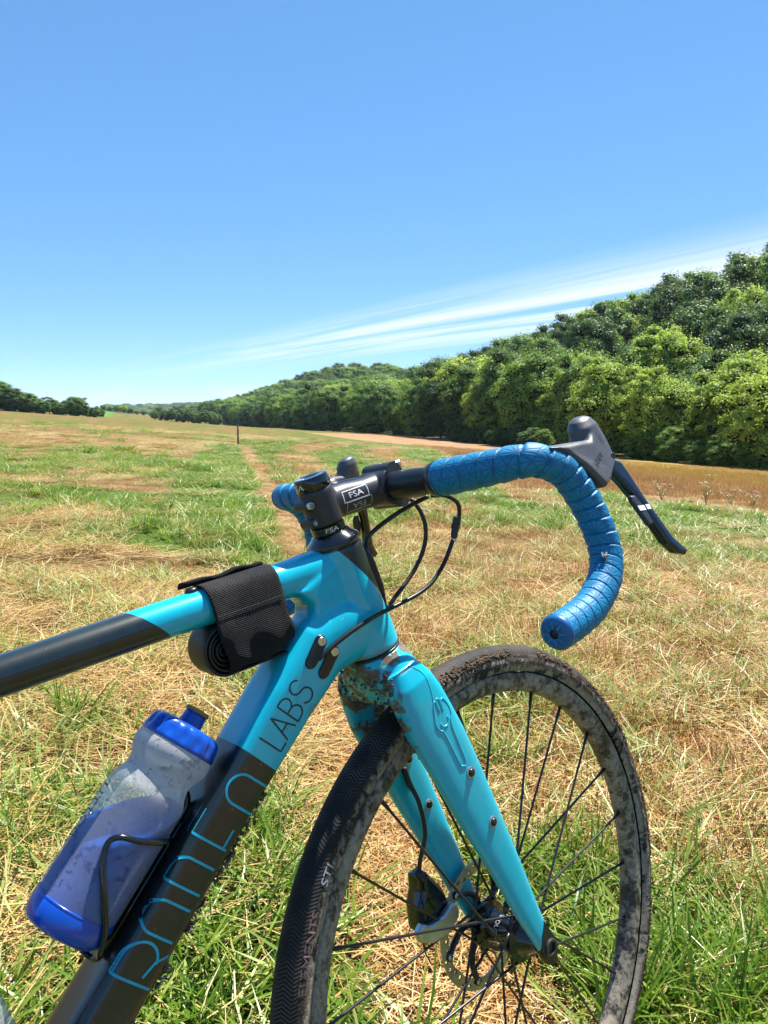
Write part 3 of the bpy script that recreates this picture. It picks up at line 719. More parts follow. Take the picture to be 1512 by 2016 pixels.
for s, inner in ((1, False), (-1, True)):        # threaded eyelets with rubber plugs
    for f0, u0 in ((0.0275, 0.2544), (0.0352, 0.1846)):
        c = on_fork(f0, u0, 0.0, s, inner); dx = -s if inner else s
        mb = MB(); mb.lathe((c[0] - dx * 0.0008, f0, u0), (dx, 0, 0), [(0, 0.0066), (0.0018, 0.0066), (0.0022, 0.0060), (0.0022, 0.0048), (0.0012, 0.0046)], 24)
        link('eyelet_ring', mb.mesh('eyelet_ring', ALLOY, auto=0.6), fork_o)
        mb = MB(); mb.lathe((c[0] - dx * 0.0004, f0, u0), (dx, 0, 0), [(0, 0.0047), (0.003, 0.0045), (0.0042, 0.0030), (0.0042, 0.0)], 20)
        link('eyelet_plug', mb.mesh('eyelet_plug', BLK), fork_o)
# pressed eating-fork emblem on the right leg: outline ridges
em = [[(0.0170, 0.2690), (0.0262, 0.2692), (0.0240, 0.3160), (0.0295, 0.3260), (0.0308, 0.3350), (0.0275, 0.3455), (0.0225, 0.3485), (0.0190, 0.3370)],
      [(0.0190, 0.3370), (0.0195, 0.3500), (0.0150, 0.3520), (0.0140, 0.3385)], [(0.0140, 0.3385), (0.0128, 0.3515), (0.0085, 0.3490), (0.0060, 0.3400), (0.0030, 0.3300), (0.0062, 0.3200), (0.0105, 0.3140), (0.0170, 0.2690)],
      [(0.0095, 0.3270), (0.0125, 0.3215), (0.0185, 0.3205), (0.0225, 0.3250), (0.0228, 0.3285)]]
V, Fm = [], []
eb = MB()
for l in em:
    P = spline([(a, b) for a, b in l], 5); eb.tube([on_fork(a, b, -0.0002) for a, b in P], 0.0011, 8)
link('pressed_emblem', eb.mesh('pressed_emblem', FORKM), fork_o)
# raised line shaped after the cable loop's shadow below the crown
mb = MB(); mb.tube([on_fork(a, b, -0.0006) for a, b in spline([(0.004, 0.3985), (0.013, 0.385), (0.0135, 0.365), (0.0085, 0.345), (0.001, 0.325)], 8)], 0.0011, 8)
link('shadow_ridge', mb.mesh('shadow_ridge', FORKM), fork_o)
# clotted mud under the crown and along the trailing edge of the legs
def clods(name, pts, rads, parent, mat=MUD, seed=1):
    r = random.Random(seed); V, F = [], []
    bm = bmesh.new(); bmesh.ops.create_icosphere(bm, subdivisions=1, radius=1.0); bm.verts.ensure_lookup_table()
    bv = np.array([v.co[:] for v in bm.verts]); bf = [[v.index for v in f.verts] for f in bm.faces]; bm.free()
    for p, q in zip(pts, rads):
        s = np.array([r.uniform(0.6, 1.4) for _ in range(3)]) * q; b = len(V)
        jit = np.array([[r.uniform(0.75, 1.25)] for _ in bv]); V += list(np.asarray(p) + bv * jit * s); F += [[i + b for i in f] for f in bf]
    o = link(name, mesh_np(name, V, F, True, mat), parent); o['kind'] = 'stuff'; return o
R2 = random.Random(5); P2, Q2 = [], []
for i in range(150):
    u = R2.uniform(0.30, 0.415); e = -0.030 + 0.006 * (u < 0.33)
    if R2.random() < 0.55:
        rr = R2.uniform(-0.036, 0.036); f0 = R2.uniform(-0.036, -0.027) if abs(rr) < 0.03 else -0.029; uu = R2.uniform(0.362, 0.412); P2.append((rr, f0 + 0.004 * (uu > 0.4), uu))
    else:
        rr = R2.choice((-1, 1)) * R2.uniform(0.033, 0.046); P2.append((rr, np.interp(u, [0.30, 0.36, 0.4], [-0.021, -0.029, -0.026]) + R2.uniform(-0.002, 0.004), u))
    Q2.append(R2.uniform(0.0008, 0.0022))
clods('mud', P2, Q2, fork_o, seed=3)
clods('mud', MUDQ[0], MUDQ[1], frame_o, DUST, seed=4)

# ---------------------------------------------------------------- front wheel
wheel = empty('front_wheel', parent=bike); wheel.matrix_basis = BI @ MS @ Matrix.Translation(CW.tolist())
RT = 0.3495; TR = 0.0195                       # tyre outer radius, half width
def tyre_mesh():
    nu, nv = 360, 34; rc = RT - TR * 1.04
    V, UV, F = [], [], []
    th = np.linspace(0, 2 * math.pi, nu, endpoint=False)
    ph = np.linspace(math.radians(-128), math.radians(128), nv)
    for i, a in enumerate(th):
        for j, b in enumerate(ph):
            k = 1.0
            rr = rc + TR * 1.04 * math.cos(b); xx = TR * math.sin(b) * (1.0 if abs(b) < 1.6 else 1 - 0.10 * (abs(b) - 1.6))
            V.append((xx, rr * math.cos(a), rr * math.sin(a)))
    for i in range(nu):
        for j in range(nv - 1):
            i2 = (i + 1) % nu; F.append([i * nv + j, i2 * nv + j, i2 * nv + j + 1, i * nv + j + 1])
            L0 = 2 * math.pi * RT / nu; vv = lambda j: ph[j] / math.radians(128)
            UV += [(i * L0, vv(j)), ((i + 1) * L0, vv(j)), ((i + 1) * L0, vv(j + 1)), (i * L0, vv(j + 1))]
    return mesh_np('tyre', V, F, True, TYRE, UV)
TYRE_ME = tyre_mesh()
link('tyre', TYRE_ME, wheel)
mb = MB()
prof = [(-0.0118, 0.3155), (-0.0138, 0.3135), (-0.0140, 0.3100), (-0.0132, 0.3000), (-0.0095, 0.2930), (-0.0040, 0.2905), (0.0040, 0.2905), (0.0095, 0.2930), (0.0132, 0.3000), (0.0140, 0.3100), (0.0138, 0.3135), (0.0118, 0.3155)]
mb.rings([[(x, r * math.cos(t), r * math.sin(t)) for x, r in prof] for t in np.linspace(0, 2 * math.pi, 200, endpoint=False)], closed=True)
RIM_ME = mb.mesh('rim', RIM); link('rim', RIM_ME, wheel)
mb = MB(); mb.lathe((-0.047, 0, 0), (1, 0, 0), [(0, 0.010), (0.004, 0.0125), (0.008, 0.0150), (0.012, 0.0150), (0.0125, 0.0200), (0.0165, 0.0225), (0.019, 0.0285), (0.024, 0.0285), (0.026, 0.0215), (0.031, 0.0180), (0.047, 0.0165), (0.062, 0.0175), (0.068, 0.0215), (0.070, 0.0285), (0.0755, 0.0285), (0.078, 0.0200), (0.084, 0.0165), (0.088, 0.0150), (0.0935, 0.0120), (0.096, 0.009)], 48)
hub = link('hub', mb.mesh('hub', GLOSS, auto=0.6), wheel)
def hubtext(p, q):
    an = math.radians(138) + q / 0.0168; return (p * 1.0 - 0.002, 0.0171 * math.cos(an), 0.0171 * math.sin(an))
text_on('hub_lettering', 'INDUSTRY', 0.0085, lambda p, q: hubtext(q, p), GREYP, wheel)
# 24 spokes, two-cross, alternating flanges
A0 = math.radians(8.4 - 16.4)
SPM = None
for k in range(24):
    an = A0 + math.radians(15 * k); side = 1 if k % 2 == 0 else -1
    lead_ = 1 if (k // 2) % 2 == 0 else -1
    fl = an + lead_ * math.radians(72)
    p0 = np.array((side * 0.0265 - 0.001, 0.0262 * math.cos(fl), 0.0262 * math.sin(fl))); p1 = np.array((side * 0.0015, 0.2912 * math.cos(an), 0.2912 * math.sin(an)))
    L_ = np.linalg.norm(p1 - p0); d = (p1 - p0) / L_
    if SPM is None:
        mb = MB(); mb.lathe((0, 0, 0), (0, 0, 1), [(0, 0.0024), (0.010, 0.0024), (0.014, 0.0016), (L_ - 0.020, 0.0016), (L_ - 0.016, 0.0023), (L_, 0.0023)], 10)
        SPM = mb.mesh('spoke', BLK)
    e1, e2 = frame(d)
    link('spoke', SPM, wheel, None, mat4(e1, e2, d, p0))
# disc rotor: braking ring with holes and a black spider
def rotor():
    mb = MB(); x0 = -0.0352; th = 0.0009
    seg = 180; r0, r1 = 0.0655, 0.0800
    rr = np.linspace(r0, r1, 8); V, F = [], []
    for s_ in (-1, 1):
        for i in range(seg):
            t = 2 * math.pi * i / seg
            for r in rr:
                w = 0.0012 * math.sin(12 * t) if r < r0 + 0.001 else 0
                V.append((x0 + s_ * th, (r + w) * math.cos(t), (r + w) * math.sin(t)))
    n8 = len(rr)
    hole = lambda i, j: (i % 9 in (2, 3) and j in ((1, 2) if (i // 9) % 2 else (3, 4))) or (i % 9 in (6, 7) and j in ((4, 5) if (i // 9) % 2 else (1, 2)))
    for s_ in (0, 1):
        for i in range(seg):
            for j in range(n8 - 1):
                if hole(i, j): continue
                b = s_ * seg * n8; a = b + i * n8 + j; c = b + ((i + 1) % seg) * n8 + j; F.append([a, c, c + 1, a + 1])
    for i in range(seg):
        for j in (0, n8 - 1):
            a = i * n8 + j; c = ((i + 1) % seg) * n8 + j; b = seg * n8; F.append([a, c, c + b, a + b])
    mb.add(V, F); return mb.mesh('rotor', ROTOR, smooth=False)
rot = link('disc_rotor', rotor(), wheel)
mb = MB()
for k in range(6):
    t = math.radians(60 * k + 20); t2 = t + math.radians(34)
    mb.tube(spline([(-0.034, 0.020 * math.cos(t), 0.020 * math.sin(t)), (-0.0348, 0.045 * math.cos(t + 0.25), 0.045 * math.sin(t + 0.25)), (-0.0352, 0.069 * math.cos(t2), 0.069 * math.sin(t2))], 5), [0.004] * 10 + [0.0035], 8)
    mb.cyl((-0.0385, 0.069 * math.cos(t2), 0.069 * math.sin(t2)), (-0.0325, 0.069 * math.cos(t2), 0.069 * math.sin(t2)), 0.0052, 16)
mb.lathe((-0.039, 0, 0), (1, 0, 0), [(0, 0.017), (0.001, 0.0215), (0.007, 0.0215), (0.008, 0.017)], 36)
link('rotor_spider', mb.mesh('rotor_spider', BLK, auto=0.6), wheel)
for k in range(6):
    t2 = math.radians(60 * k + 54); mb = MB(); mb.lathe((-0.0326, 0.069 * math.cos(t2), 0.069 * math.sin(t2)), (1, 0, 0), [(0, 0.0036), (0.0008, 0.0034), (0.0008, 0)], 14); link('rotor_rivet', mb.mesh('rotor_rivet', ALLOY), wheel)
# sidewall lettering
def sidewall(a0, rad, dirn=1):
    def fn(p, q):
        an = a0 + dirn * p / rad; r = rad + q; b = math.asin(min(1, max(-1, 0))) ; rc = RT - TR * 1.04
        c = np.clip((r - rc) / (TR * 1.04), -0.99, 0.99); xx = TR * math.sqrt(1 - c * c) + 0.0005
        return (xx, r * math.cos(an), r * math.sin(an))
    return fn
text_on('tyre_lettering', 'ELEMENTS', 0.0120, sidewall(math.radians(157.5 - 16.4), RT - 0.0165, -1), PINK, wheel, 1.35)
text_on('tyre_lettering', 'STI', 0.0115, sidewall(math.radians(145.5 - 16.4), RT - 0.0165, -1), GREYP, wheel, 1.4, 0.2)
# mud clods on the shoulders of the tyre
P2, Q2 = [], []
for i in range(2600):
    an = R2.uniform(-0.95, 1.75); sgn = 1 if R2.random() < 0.8 else -1
    if vnoise(an * 9, 3.3, 1.0) < 0.30: continue
    b = R2.gauss(1.02, 0.13); rc = RT - TR * 1.04
    P2.append((sgn * TR * math.sin(b), (rc + TR * 1.04 * math.cos(b)) * math.cos(an), (rc + TR * 1.04 * math.cos(b)) * math.sin(an))); Q2.append(R2.uniform(0.0006, 0.0021))
clods('mud', P2, Q2, wheel, seed=8)

# ---------------------------------------------------------------- stem, spacers, top cap
st = MB()
st.lathe((0, 0, 0.5660), (0, 0, 1), [(0, 0.0178), (0.002, 0.0190), (0.036, 0.0188), (0.039, 0.0178)], 48)
st.rings(loft([((0, -0.002, 0.5845), (0.0155, 0, 0), (0, 0, 0.0180), 2.2), ((0, 0.03, 0.5815), (0.0160, 0, 0), (0, 0.002, 0.0178), 2.3), ((0, 0.06, 0.5765), (0.0162, 0, 0), (0, 0.002, 0.0170), 2.3), ((0, 0.084, 0.5735), (0.0185, 0, 0), (0, 0.002, 0.0185), 2.4)], 36))
st.cyl((-0.0205, 0.0925, 0.5725), (0.0205, 0.0925, 0.5725), 0.0212, 40)
for uu in (0.5925, 0.5735): st.cyl((-0.0125, -0.0195, uu), (0.0075, -0.0195, uu), 0.0052, 20)
stem_o = part('stem', remesh(st, 'stem', 0.0012, 3, SATIN), MS)
mb = MB(); mb.rings(loft([((x, 0.098, 0.5725), (0, 0.0135, 0), (0, 0, 0.0262), 2.6) for x in (-0.0208, -0.0195, 0.0195, 0.0208)], 32)); link('faceplate', mb.mesh('faceplate', SATIN, auto=0.7), stem_o)
for uu, x0 in ((0.5925, 1), (0.5735, -1)):
    mb = MB(); c = (0.0070 if x0 > 0 else 0.0070, -0.0195, uu)
    mb.lathe(c, (1, 0, 0), [(0, 0.0040), (0.0045, 0.0040), (0.0050, 0.0034), (0.0050, 0.0021), (0.0015, 0.0020), (0.0015, 0)] if x0 > 0 else [(0, 0.0030), (0.0012, 0.0028), (0.0012, 0.0014), (0.0002, 0.0)], 20)
    link('clamp_bolt', mb.mesh('clamp_bolt', STEEL, auto=0.5), stem_o)
for uu in (0.5525, 0.5925):
    for rr in (-0.0145, 0.0145):
        mb = MB(); mb.lathe((rr, 0.108, uu), (0, 1, 0), [(0, 0.0042), (0.006, 0.0042), (0.0065, 0.0035), (0.0065, 0.0020), (0.003, 0.0)], 16); link('faceplate_bolt', mb.mesh('faceplate_bolt', STEEL, auto=0.5), stem_o)
mb = MB(); mb.lathe((0, 0, 0.6052), (0, 0, 1), [(0, 0.0180), (0.0010, 0.0186), (0.0125, 0.0182), (0.0138, 0.0172), (0.0142, 0.0120), (0.0128, 0.0080), (0.0120, 0.0045), (0.0095, 0.0040), (0.0095, 0.0)], 48)
cap = link('top_cap', mb.mesh('top_cap', GLOSS, auto=0.7), stem_o)
for u0, h0, r0 in ((0.5568, 0.0088, 0.0182),):
    mb = MB(); mb.lathe((0, 0, u0), (0, 0, 1), [(0, r0 - 0.0008), (0.0006, r0), (h0 - 0.0006, r0), (h0, r0 - 0.0008)], 48); link('spacer', mb.mesh('spacer', GLOSS, auto=0.7), stem_o)
def cylmap(rad, ang, u0):
    def fn(p, q):
        an = ang + p / rad; return (rad * math.sin(an), -rad * math.cos(an), u0 + q)
    return fn
text_on('cap_lettering', 'FSA', 0.0080, cylmap(0.0190, math.radians(-8), 0.6115), WHITE, stem_o, 1.5, 0.2)
text_on('spacer_lettering', 'FSA', 0.0065, cylmap(0.0186, math.radians(62), 0.5612), WHITE, stem_o, 1.5, 0.2)
text_on('cap_lettering', 'FSA', 0.0065, lambda p, q: (p * 1.0 - 0.001, q - 0.0125 + 0.0, 0.6196), WHITE, stem_o, 1.3)
sbv = BVHTree.FromPolygons([v.co for v in stem_o.data.vertices], [p.vertices[:] for p in stem_o.data.polygons])
def on_stem(f, u, lift=0.0003):
    h = sbv.ray_cast(Vector((0.2, f, u)), Vector((-1, 0, 0))); return (h[0].x + lift if h[0] is not None else 0.016, f, u)
text_on('stem_lettering', 'FSA', 0.0090, lambda p, q: on_stem(0.0385 + p * 0.99 + q * 0.0, 0.5838 + q - p * 0.10), WHITE, stem_o, 1.5)
strip('stem_logo_outline', [[(-0.018, -0.0058), (0.018, -0.0058), (0.018, 0.0058), (-0.018, 0.0058), (-0.018, -0.0058)]], 0.0009, lambda p, q: on_stem(0.0385 + p + 0.15 * q, 0.5838 + q - p * 0.10), WHITE, stem_o, 0.002)
text_on('stem_lettering', 'FSA', 0.0080, lambda p, q: on_stem(0.0400 - p * 0.99 + q * 0.0, 0.5718 - q + p * 0.10), GREYP, stem_o, 1.5)
strip('stem_logo_outline', [[(-0.018, -0.0050), (0.018, -0.0050), (0.018, 0.0050), (-0.018, 0.0050), (-0.018, -0.0050)]], 0.0008, lambda p, q: on_stem(0.0400 + p + 0.2 * q, 0.5718 + q - p * 0.10), GREYP, stem_o, 0.002)

# ---------------------------------------------------------------- handlebar, tape, plugs
BARP = [(0.0, 0.0925, 0.5725), (0.05, 0.0925, 0.5725), (0.09, 0.0925, 0.5735), (0.15, 0.093, 0.5762), (0.185, 0.0965, 0.5772), (0.1985, 0.1065, 0.5742), (0.2045, 0.1200, 0.5648), (0.2085, 0.1345, 0.5510), (0.2140, 0.1460, 0.5170), (0.2210, 0.1450, 0.4865), (0.2260, 0.1380, 0.4625), (0.2310, 0.1165, 0.4445), (0.2340, 0.0800, 0.4350), (0.2350, 0.0485, 0.4355), (0.2360, 0.0160, 0.4400)]
BSH = 0.0
def sd(p, s):
    # the bar sits a touch askew in the stem: the left end stands further forward
    return (p[0], p[1], p[2]) if s > 0 else (-p[0], p[1] + BSH * min(1.2, max(0.0, (abs(p[0]) - 0.02) / 0.18)), p[2])
def mir(P, s): return [sd(p, s) for p in P]
def side_rings(R, s): return [[sd(v, s) for v in r_] for r_ in R]
bar = MB()
full = [p for p in reversed(mir(BARP[1:], -1))] + BARP
SPf = spline(full, 6)
bar.tube(SPf, [0.0159 if abs(q[0]) < 0.055 else 0.0119 if abs(q[0]) > 0.10 else 0.0159 - 0.004 * (abs(q[0]) - 0.055) / 0.045 for q in SPf], 24)
bar_o = part('handlebar', bar.mesh('handlebar', BLK), MS)
def tape_mesh(s):
    P = spline(BARP, 24); P = P[P[:, 0] > 0.088]; P = np.array(mir(P, s))
    d = np.r_[0, np.cumsum(np.linalg.norm(np.diff(P, axis=0), axis=1))]
    m = int(d[-1] / 0.0006); dd = np.linspace(0, d[-1], m); P = np.stack([np.interp(dd, d, P[:, i]) for i in range(3)], 1)
    T, E = tube_frames(P); k = 48; V, UV, F = [], [], []
    pitch = np.interp(dd, [0, 0.10, 0.16, d[-1]], [0.022, 0.020, 0.0145, 0.0135]); phase = np.cumsum(np.r_[0, np.diff(dd)] / pitch)
    for i in range(m):
        base = np.interp(dd[i], [0, 0.02, 0.06, 0.10, 0.17, d[-1]], [0.0188, 0.0184, 0.0172, 0.0160, 0.0156, 0.0156])
        for j in range(k):
            a = 2 * math.pi * j / k; fr_ = (phase[i] + s * j / k) % 1.0
            lip = 0.0013 * (1 - fr_) - 0.0017 * math.exp(-((fr_ if fr_ < 0.5 else fr_ - 1) / 0.07) ** 2)
            r = base + lip; V.append(P[i] + r * (math.cos(a) * E[i][0] + math.sin(a) * E[i][1]))
    for i in range(m - 1):
        for j in range(k):
            F.append([i * k + j, i * k + (j + 1) % k, (i + 1) * k + (j + 1) % k, (i + 1) * k + j])
            u0, u1 = dd[i], dd[i + 1]; v0, v1 = 0.1 * j / k, 0.1 * (j + 1) / k
            UV += [(u0, v0), (u0, v1), (u1, v1), (u1, v0)]
    return mesh_np('bar_tape', np.array(V), np.array(F), True, TAPE, UV), P, E, T
for s in (1, -1):
    tm, TP, TE, TT_ = tape_mesh(s); link('bar_tape', tm, bar_o)
    # finishing tape at the inner end and the plug in the bar end
    mb = MB(); mb.tube(TP[:3] - TT_[0] * np.array([[0.010], [0.005], [-0.002]]), [0.0180, 0.0190, 0.0197], 36); link('finishing_tape', mb.mesh('finishing_tape', BLK), bar_o)
    e = TP[-1]; d = TT_[-1]
    mb = MB(); mb.lathe(e - d * 0.004, d, [(0, 0.0150), (0.003, 0.0163), (0.0055, 0.0163), (0.0085, 0.0145), (0.0100, 0.0110), (0.0108, 0.0046), (0.0075, 0.0036), (0.0075, 0.0)], 36)
    pl = link('bar_end_plug', mb.mesh('bar_end_plug', simple('plug_blue', (0.008, 0.11, 0.30), 0.35) if s == 1 else bpy.data.materials['plug_blue']), bar_o)
    e1, e2 = frame(d); c = e + d * 0.0050
    mb = MB(); mb.lathe(c - d * 0.001, d, [(0, 0.0046), (0.0022, 0.0042), (0.0022, 0.0)], 16); link('plug_screw', mb.mesh('plug_screw', BLK), bar_o)
    rays = [[(0.0052 * math.cos(t), 0.0052 * math.sin(t)), (0.0118 * math.cos(t), 0.0118 * math.sin(t))] for t in np.linspace(0, 2 * math.pi, 8, endpoint=False)]
    strip('plug_star', rays, 0.0007, lambda p, q: tuple(e + d * (0.0070 - max(0, math.hypot(p, q) - 0.0105) * 0.45 - (math.hypot(p, q) - 0.0046) * 0.13) + e1 * p + e2 * q), CYINK, bar_o, 0.001)

# ---------------------------------------------------------------- brake hoods and levers
HOODP = [(0.110, 0.5835), (0.135, 0.5790), (0.160, 0.5735), (0.179, 0.5690), (0.186, 0.5750), (0.192, 0.5815), (0.200, 0.5845), (0.208, 0.5815), (0.2130, 0.5735), (0.2150, 0.5600), (0.2125, 0.5420), (0.2070, 0.5330), (0.192, 0.5275), (0.180, 0.5225), (0.166, 0.5205), (0.157, 0.5330), (0.145, 0.5510), (0.130, 0.5700)]
LEVP = [(0.1980, 0.5300), (0.2100, 0.5400), (0.2225, 0.5310), (0.2236, 0.5141), (0.2230, 0.4920), (0.2248, 0.4666), (0.2272, 0.4411), (0.2352, 0.4258), (0.2362, 0.4212), (0.2285, 0.4196), (0.2185, 0.4262), (0.2122, 0.4402), (0.2112, 0.4624), (0.2100, 0.4882), (0.2050, 0.5110)]
BSH = 0.030
def flare(R, r0, u0, k): return [[(v[0] + r0 + k * (u0 - v[2]), v[1], v[2]) for v in r_] for r_ in R]
for s in (1, -1):
    hb = MB(); RR = pillow(HOODP, 0.0, 1.0, 0.0045, 11)
    RR = [[(v[0] * np.interp(v[1], [0.110, 0.150, 0.180, 0.200, 0.215], [0.0180, 0.0186, 0.0150, 0.0128, 0.0105]), v[1], v[2]) for v in r_] for r_ in RR]
    hb.rings(side_rings(flare(RR, 0.2085, 0.55, 0.25), s))
    hb.rings(side_rings(flare(loft([((0, 0.197, 0.548), (0.0120, 0, 0), (0, 0.0165, 0), 2.3), ((0, 0.1970, 0.566), (0.0140, 0, 0), (0, 0.0185, 0), 2.2), ((0, 0.1975, 0.579), (0.0140, 0, 0), (0, 0.0175, 0), 2.1), ((0, 0.1985, 0.5865), (0.0105, 0, 0), (0, 0.0130, 0), 2.0), ((0, 0.1985, 0.5895), (0.0050, 0, 0), (0, 0.0065, 0), 2.0)], 24), 0.2085, 0.55, 0.25), s))
    hm = remesh(hb, 'hood', 0.0011, 9, RUBBER)
    ho = part('brake_hood', hm, MS)
    if s == 1: HO = ho
    lv = MB(); lv.rings(side_rings(flare(pillow(LEVP, 0, 0.0072, 0.0040, 9), 0.213, 0.535, 0.37), s)); lo = link('lever_blade', remesh(lv, 'lever', 0.0009, 3, GLOSS), ho)
    pv = [(0.2075, 0.4970), (0.2005, 0.4990), (0.1965, 0.4930), (0.1990, 0.4655), (0.2085, 0.4650), (0.2105, 0.4811)]
    pb = MB(); pb.rings(side_rings(flare(pillow(pv, 0, 0.0032, 0.0020, 5), 0.2175, 0.535, 0.37), s)); link('shift_paddle', remesh(pb, 'paddle', 0.0008, 2, SATIN), ho)
    mb = MB(); mb.box((0, 0.2035, 0.4840), (0.0002, 0, 0), (0, 0.0052, -0.0016), (0, 0.0003, 0.0026)); mb.box((-0.0010, 0.2160, 0.4805), (0.0002, 0, 0), (0, 0.0034, -0.0010), (0, 0.0003, 0.0026))
    mb.V = [sd((v[0] + 0.2211 + 0.37 * (0.535 - v[2]), v[1], v[2]), s) for v in mb.V]
    link('white_mark', mb.mesh('white_mark', WHITE, smooth=False), ho)
    mb = MB(); mb.lathe((0, 0, 0), (1, 0, 0), [(-0.003, 0.0040), (0.0014, 0.0040), (0.0018, 0.0034), (0.0018, 0.0022), (0.0006, 0.0)], 20)
    mb.V = [sd((v[0] + 0.2215, v[1] + 0.2058, v[2] + 0.5418), s) for v in mb.V]; link('pivot_pin', mb.mesh('pivot_pin', SATIN, auto=0.6), ho)
hbv = BVHTree.FromPolygons([v.co for v in HO.data.vertices], [p.vertices[:] for p in HO.data.polygons])
def on_hood(f, u, lift=0.0003):
    h = hbv.ray_cast(Vector((0.4, f, u)), Vector((-1, 0, 0))); return (h[0].x + lift if h[0] is not None else 0.2265, f, u)
text_on('hood_lettering', 'SRAM', 0.0100, lambda p, q: on_hood(0.1735 + 0.80 * p, 0.5480 + q + 0.20 * p), SATIN, HO, 1.1)

# ---------------------------------------------------------------- hoses and cables
def cable(name, pts, r, parent, mat=CABLE, n=8): 
    mb = MB(); mb.tube(spline(pts, n), r, 12); return link(name, mb.mesh(name, mat), parent)
def toS(v): return MS.inverted() @ Vector(v)
def f2s(r, f, u): return tuple(MS.inverted() @ (MF @ Vector((r, f, u))))
caA = part('shift_cable', MB().tube(spline([(0.055, 0.1060, 0.552), (0.066, 0.118, 0.546), (0.066, 0.132, 0.530), (0.060, 0.128, 0.508), (0.0555, 0.118, 0.495), (0.050, 0.092, 0.472), (0.047, 0.055, 0.4610), f2s(0.0385, -0.010, 0.4640), f2s(0.0345, -0.050, 0.4600), f2s(0.0310, -0.0800, 0.4530)], 8), 0.0024, 12).mesh('shift_cable', CABLE), MS)
mb = MB(); mb.lathe((0.0562, 0.1195, 0.4965), (0.15, 0.42, 0.9), [(-0.003, 0.0028), (0, 0.0030), (0.0005, 0.0040), (0.010, 0.0040), (0.0105, 0.0046), (0.015, 0.0046), (0.0155, 0.0034), (0.023, 0.0032), (0.0235, 0.0025)], 16); link('barrel_adjuster', mb.mesh('barrel_adjuster', SATIN, auto=0.6), caA)
for t in (-0.002, 0.0235):
    mb = MB(); mb.lathe(tuple(np.array((0.0562, 0.1195, 0.4965)) + t * np.array((0.15, 0.42, 0.9)) / 1.004), (0.15, 0.42, 0.9), [(-0.0015, 0.0026), (-0.0012, 0.0031), (0.0012, 0.0031), (0.0015, 0.0026)], 14); link('ferrule', mb.mesh('ferrule', STEEL), caA)
part('brake_hose', MB().tube(spline([(0.052, 0.104, 0.552), (0.030, 0.098, 0.5465), (0.010, 0.088, 0.540), (0.0, 0.062, 0.5335), (-0.002, 0.045, 0.526), f2s(0.006, 0.0335, 0.512)], 8), 0.0026, 12).mesh('brake_hose', CABLE), MS)
part('brake_hose', MB().tube(spline([(0.020, 0.110, 0.550), (0.028, 0.1100, 0.535), (0.030, 0.108, 0.515), (0.026, 0.098, 0.493), (0.018, 0.078, 0.473), f2s(0.012, 0.040, 0.4585), f2s(0.006, 0.030, 0.448)], 8), 0.0025, 12).mesh('brake_hose', CABLE), MS)
mb = MB(); mb.rings(loft([((0, 0.0285, 0.530), (0.0075, 0, 0), (0, 0.004, 0), 2.6), ((0, 0.0325, 0.512), (0.0095, 0, 0), (0, 0.006, 0), 2.6), ((0, 0.0335, 0.478), (0.0095, 0, 0), (0, 0.006, 0), 2.6), ((0, 0.0315, 0.450), (0.006, 0, 0), (0, 0.004, 0), 2.6)], 24))
link('cable_guide', mb.mesh('cable_guide', BLK), frame_o)

# ---------------------------------------------------------------- front brake
cal_o = part('brake_caliper', None if False else (lambda: (lambda m: (m.rings(pillow([(-0.022, 0.128), (-0.010, 0.126), (0.004, 0.092), (0.006, 0.070), (0.000, 0.055), (-0.030, 0.056), (-0.048, 0.070), (-0.040, 0.098), (-0.028, 0.112)], -0.0400, 0.0150, 0.005)), remesh(m, 'caliper', 0.0012, 3, GLOSS))[1])(MB()))(), MS)
arm = MB(); arm.rings(pillow([(0.0075, 0.066), (0.004, 0.0745), (-0.004, 0.0765), (-0.020, 0.0735), (-0.040, 0.0795), (-0.050, 0.0900), (-0.0615, 0.0860), (-0.0615, 0.0735), (-0.046, 0.0585), (-0.022, 0.0500), (-0.002, 0.0525), (0.006, 0.0590)], -0.0205, 0.0050, 0.0022, 7))
ao = link('brake_arm', remesh(arm, 'arm', 0.0009, 2, ALLOY), cal_o)
mb = MB(); mb.lathe((-0.0180, -0.0025, 0.0662), (1, 0, 0), [(0, 0.0088), (0.0012, 0.0088), (0.0018, 0.0080), (0.0018, 0.0050), (-0.001, 0.0045), (-0.001, 0)], 28); link('arm_pivot', mb.mesh('arm_pivot', BLK, auto=0.6), cal_o)
text_on('brake_lettering', 'TRP', 0.0085, lambda p, q: (-0.0169, -0.0285 + 0.97 * p + 0.1 * q, 0.0645 - 0.12 * p + q), BLK, cal_o, 1.2, 0.25)
mb = MB(); mb.tube([(-0.031, -0.0185, 0.118), (-0.031, -0.0215, 0.137)], 0.0052, 16); link('cable_stop', mb.mesh('cable_stop', BLK), cal_o)
mb = MB(); mb.tube([(-0.026, -0.052, 0.066), (-0.025, -0.055, 0.050), (-0.024, -0.0535, 0.034)], [0.0009, 0.0009, 0.0009], 6); link('cable_tail', mb.mesh('cable_tail', BLK), cal_o)
cable('brake_cable', [(-0.034, 0.0140, 0.252), (-0.0325, 0.0130, 0.230), (-0.0275, 0.0120, 0.205), (-0.0270, 0.0050, 0.170), (-0.0300, -0.0120, 0.146), (-0.031, -0.0205, 0.132)], 0.0027, cal_o)
mb = MB(); mb.rings(pillow([(0.011, 0.262), (0.0185, 0.258), (0.0190, 0.226), (0.0150, 0.216), (0.0115, 0.230)], -0.0374, 0.0012, 0.0006, 5)); link('cable_slot', mb.mesh('cable_slot', BLK), cal_o)

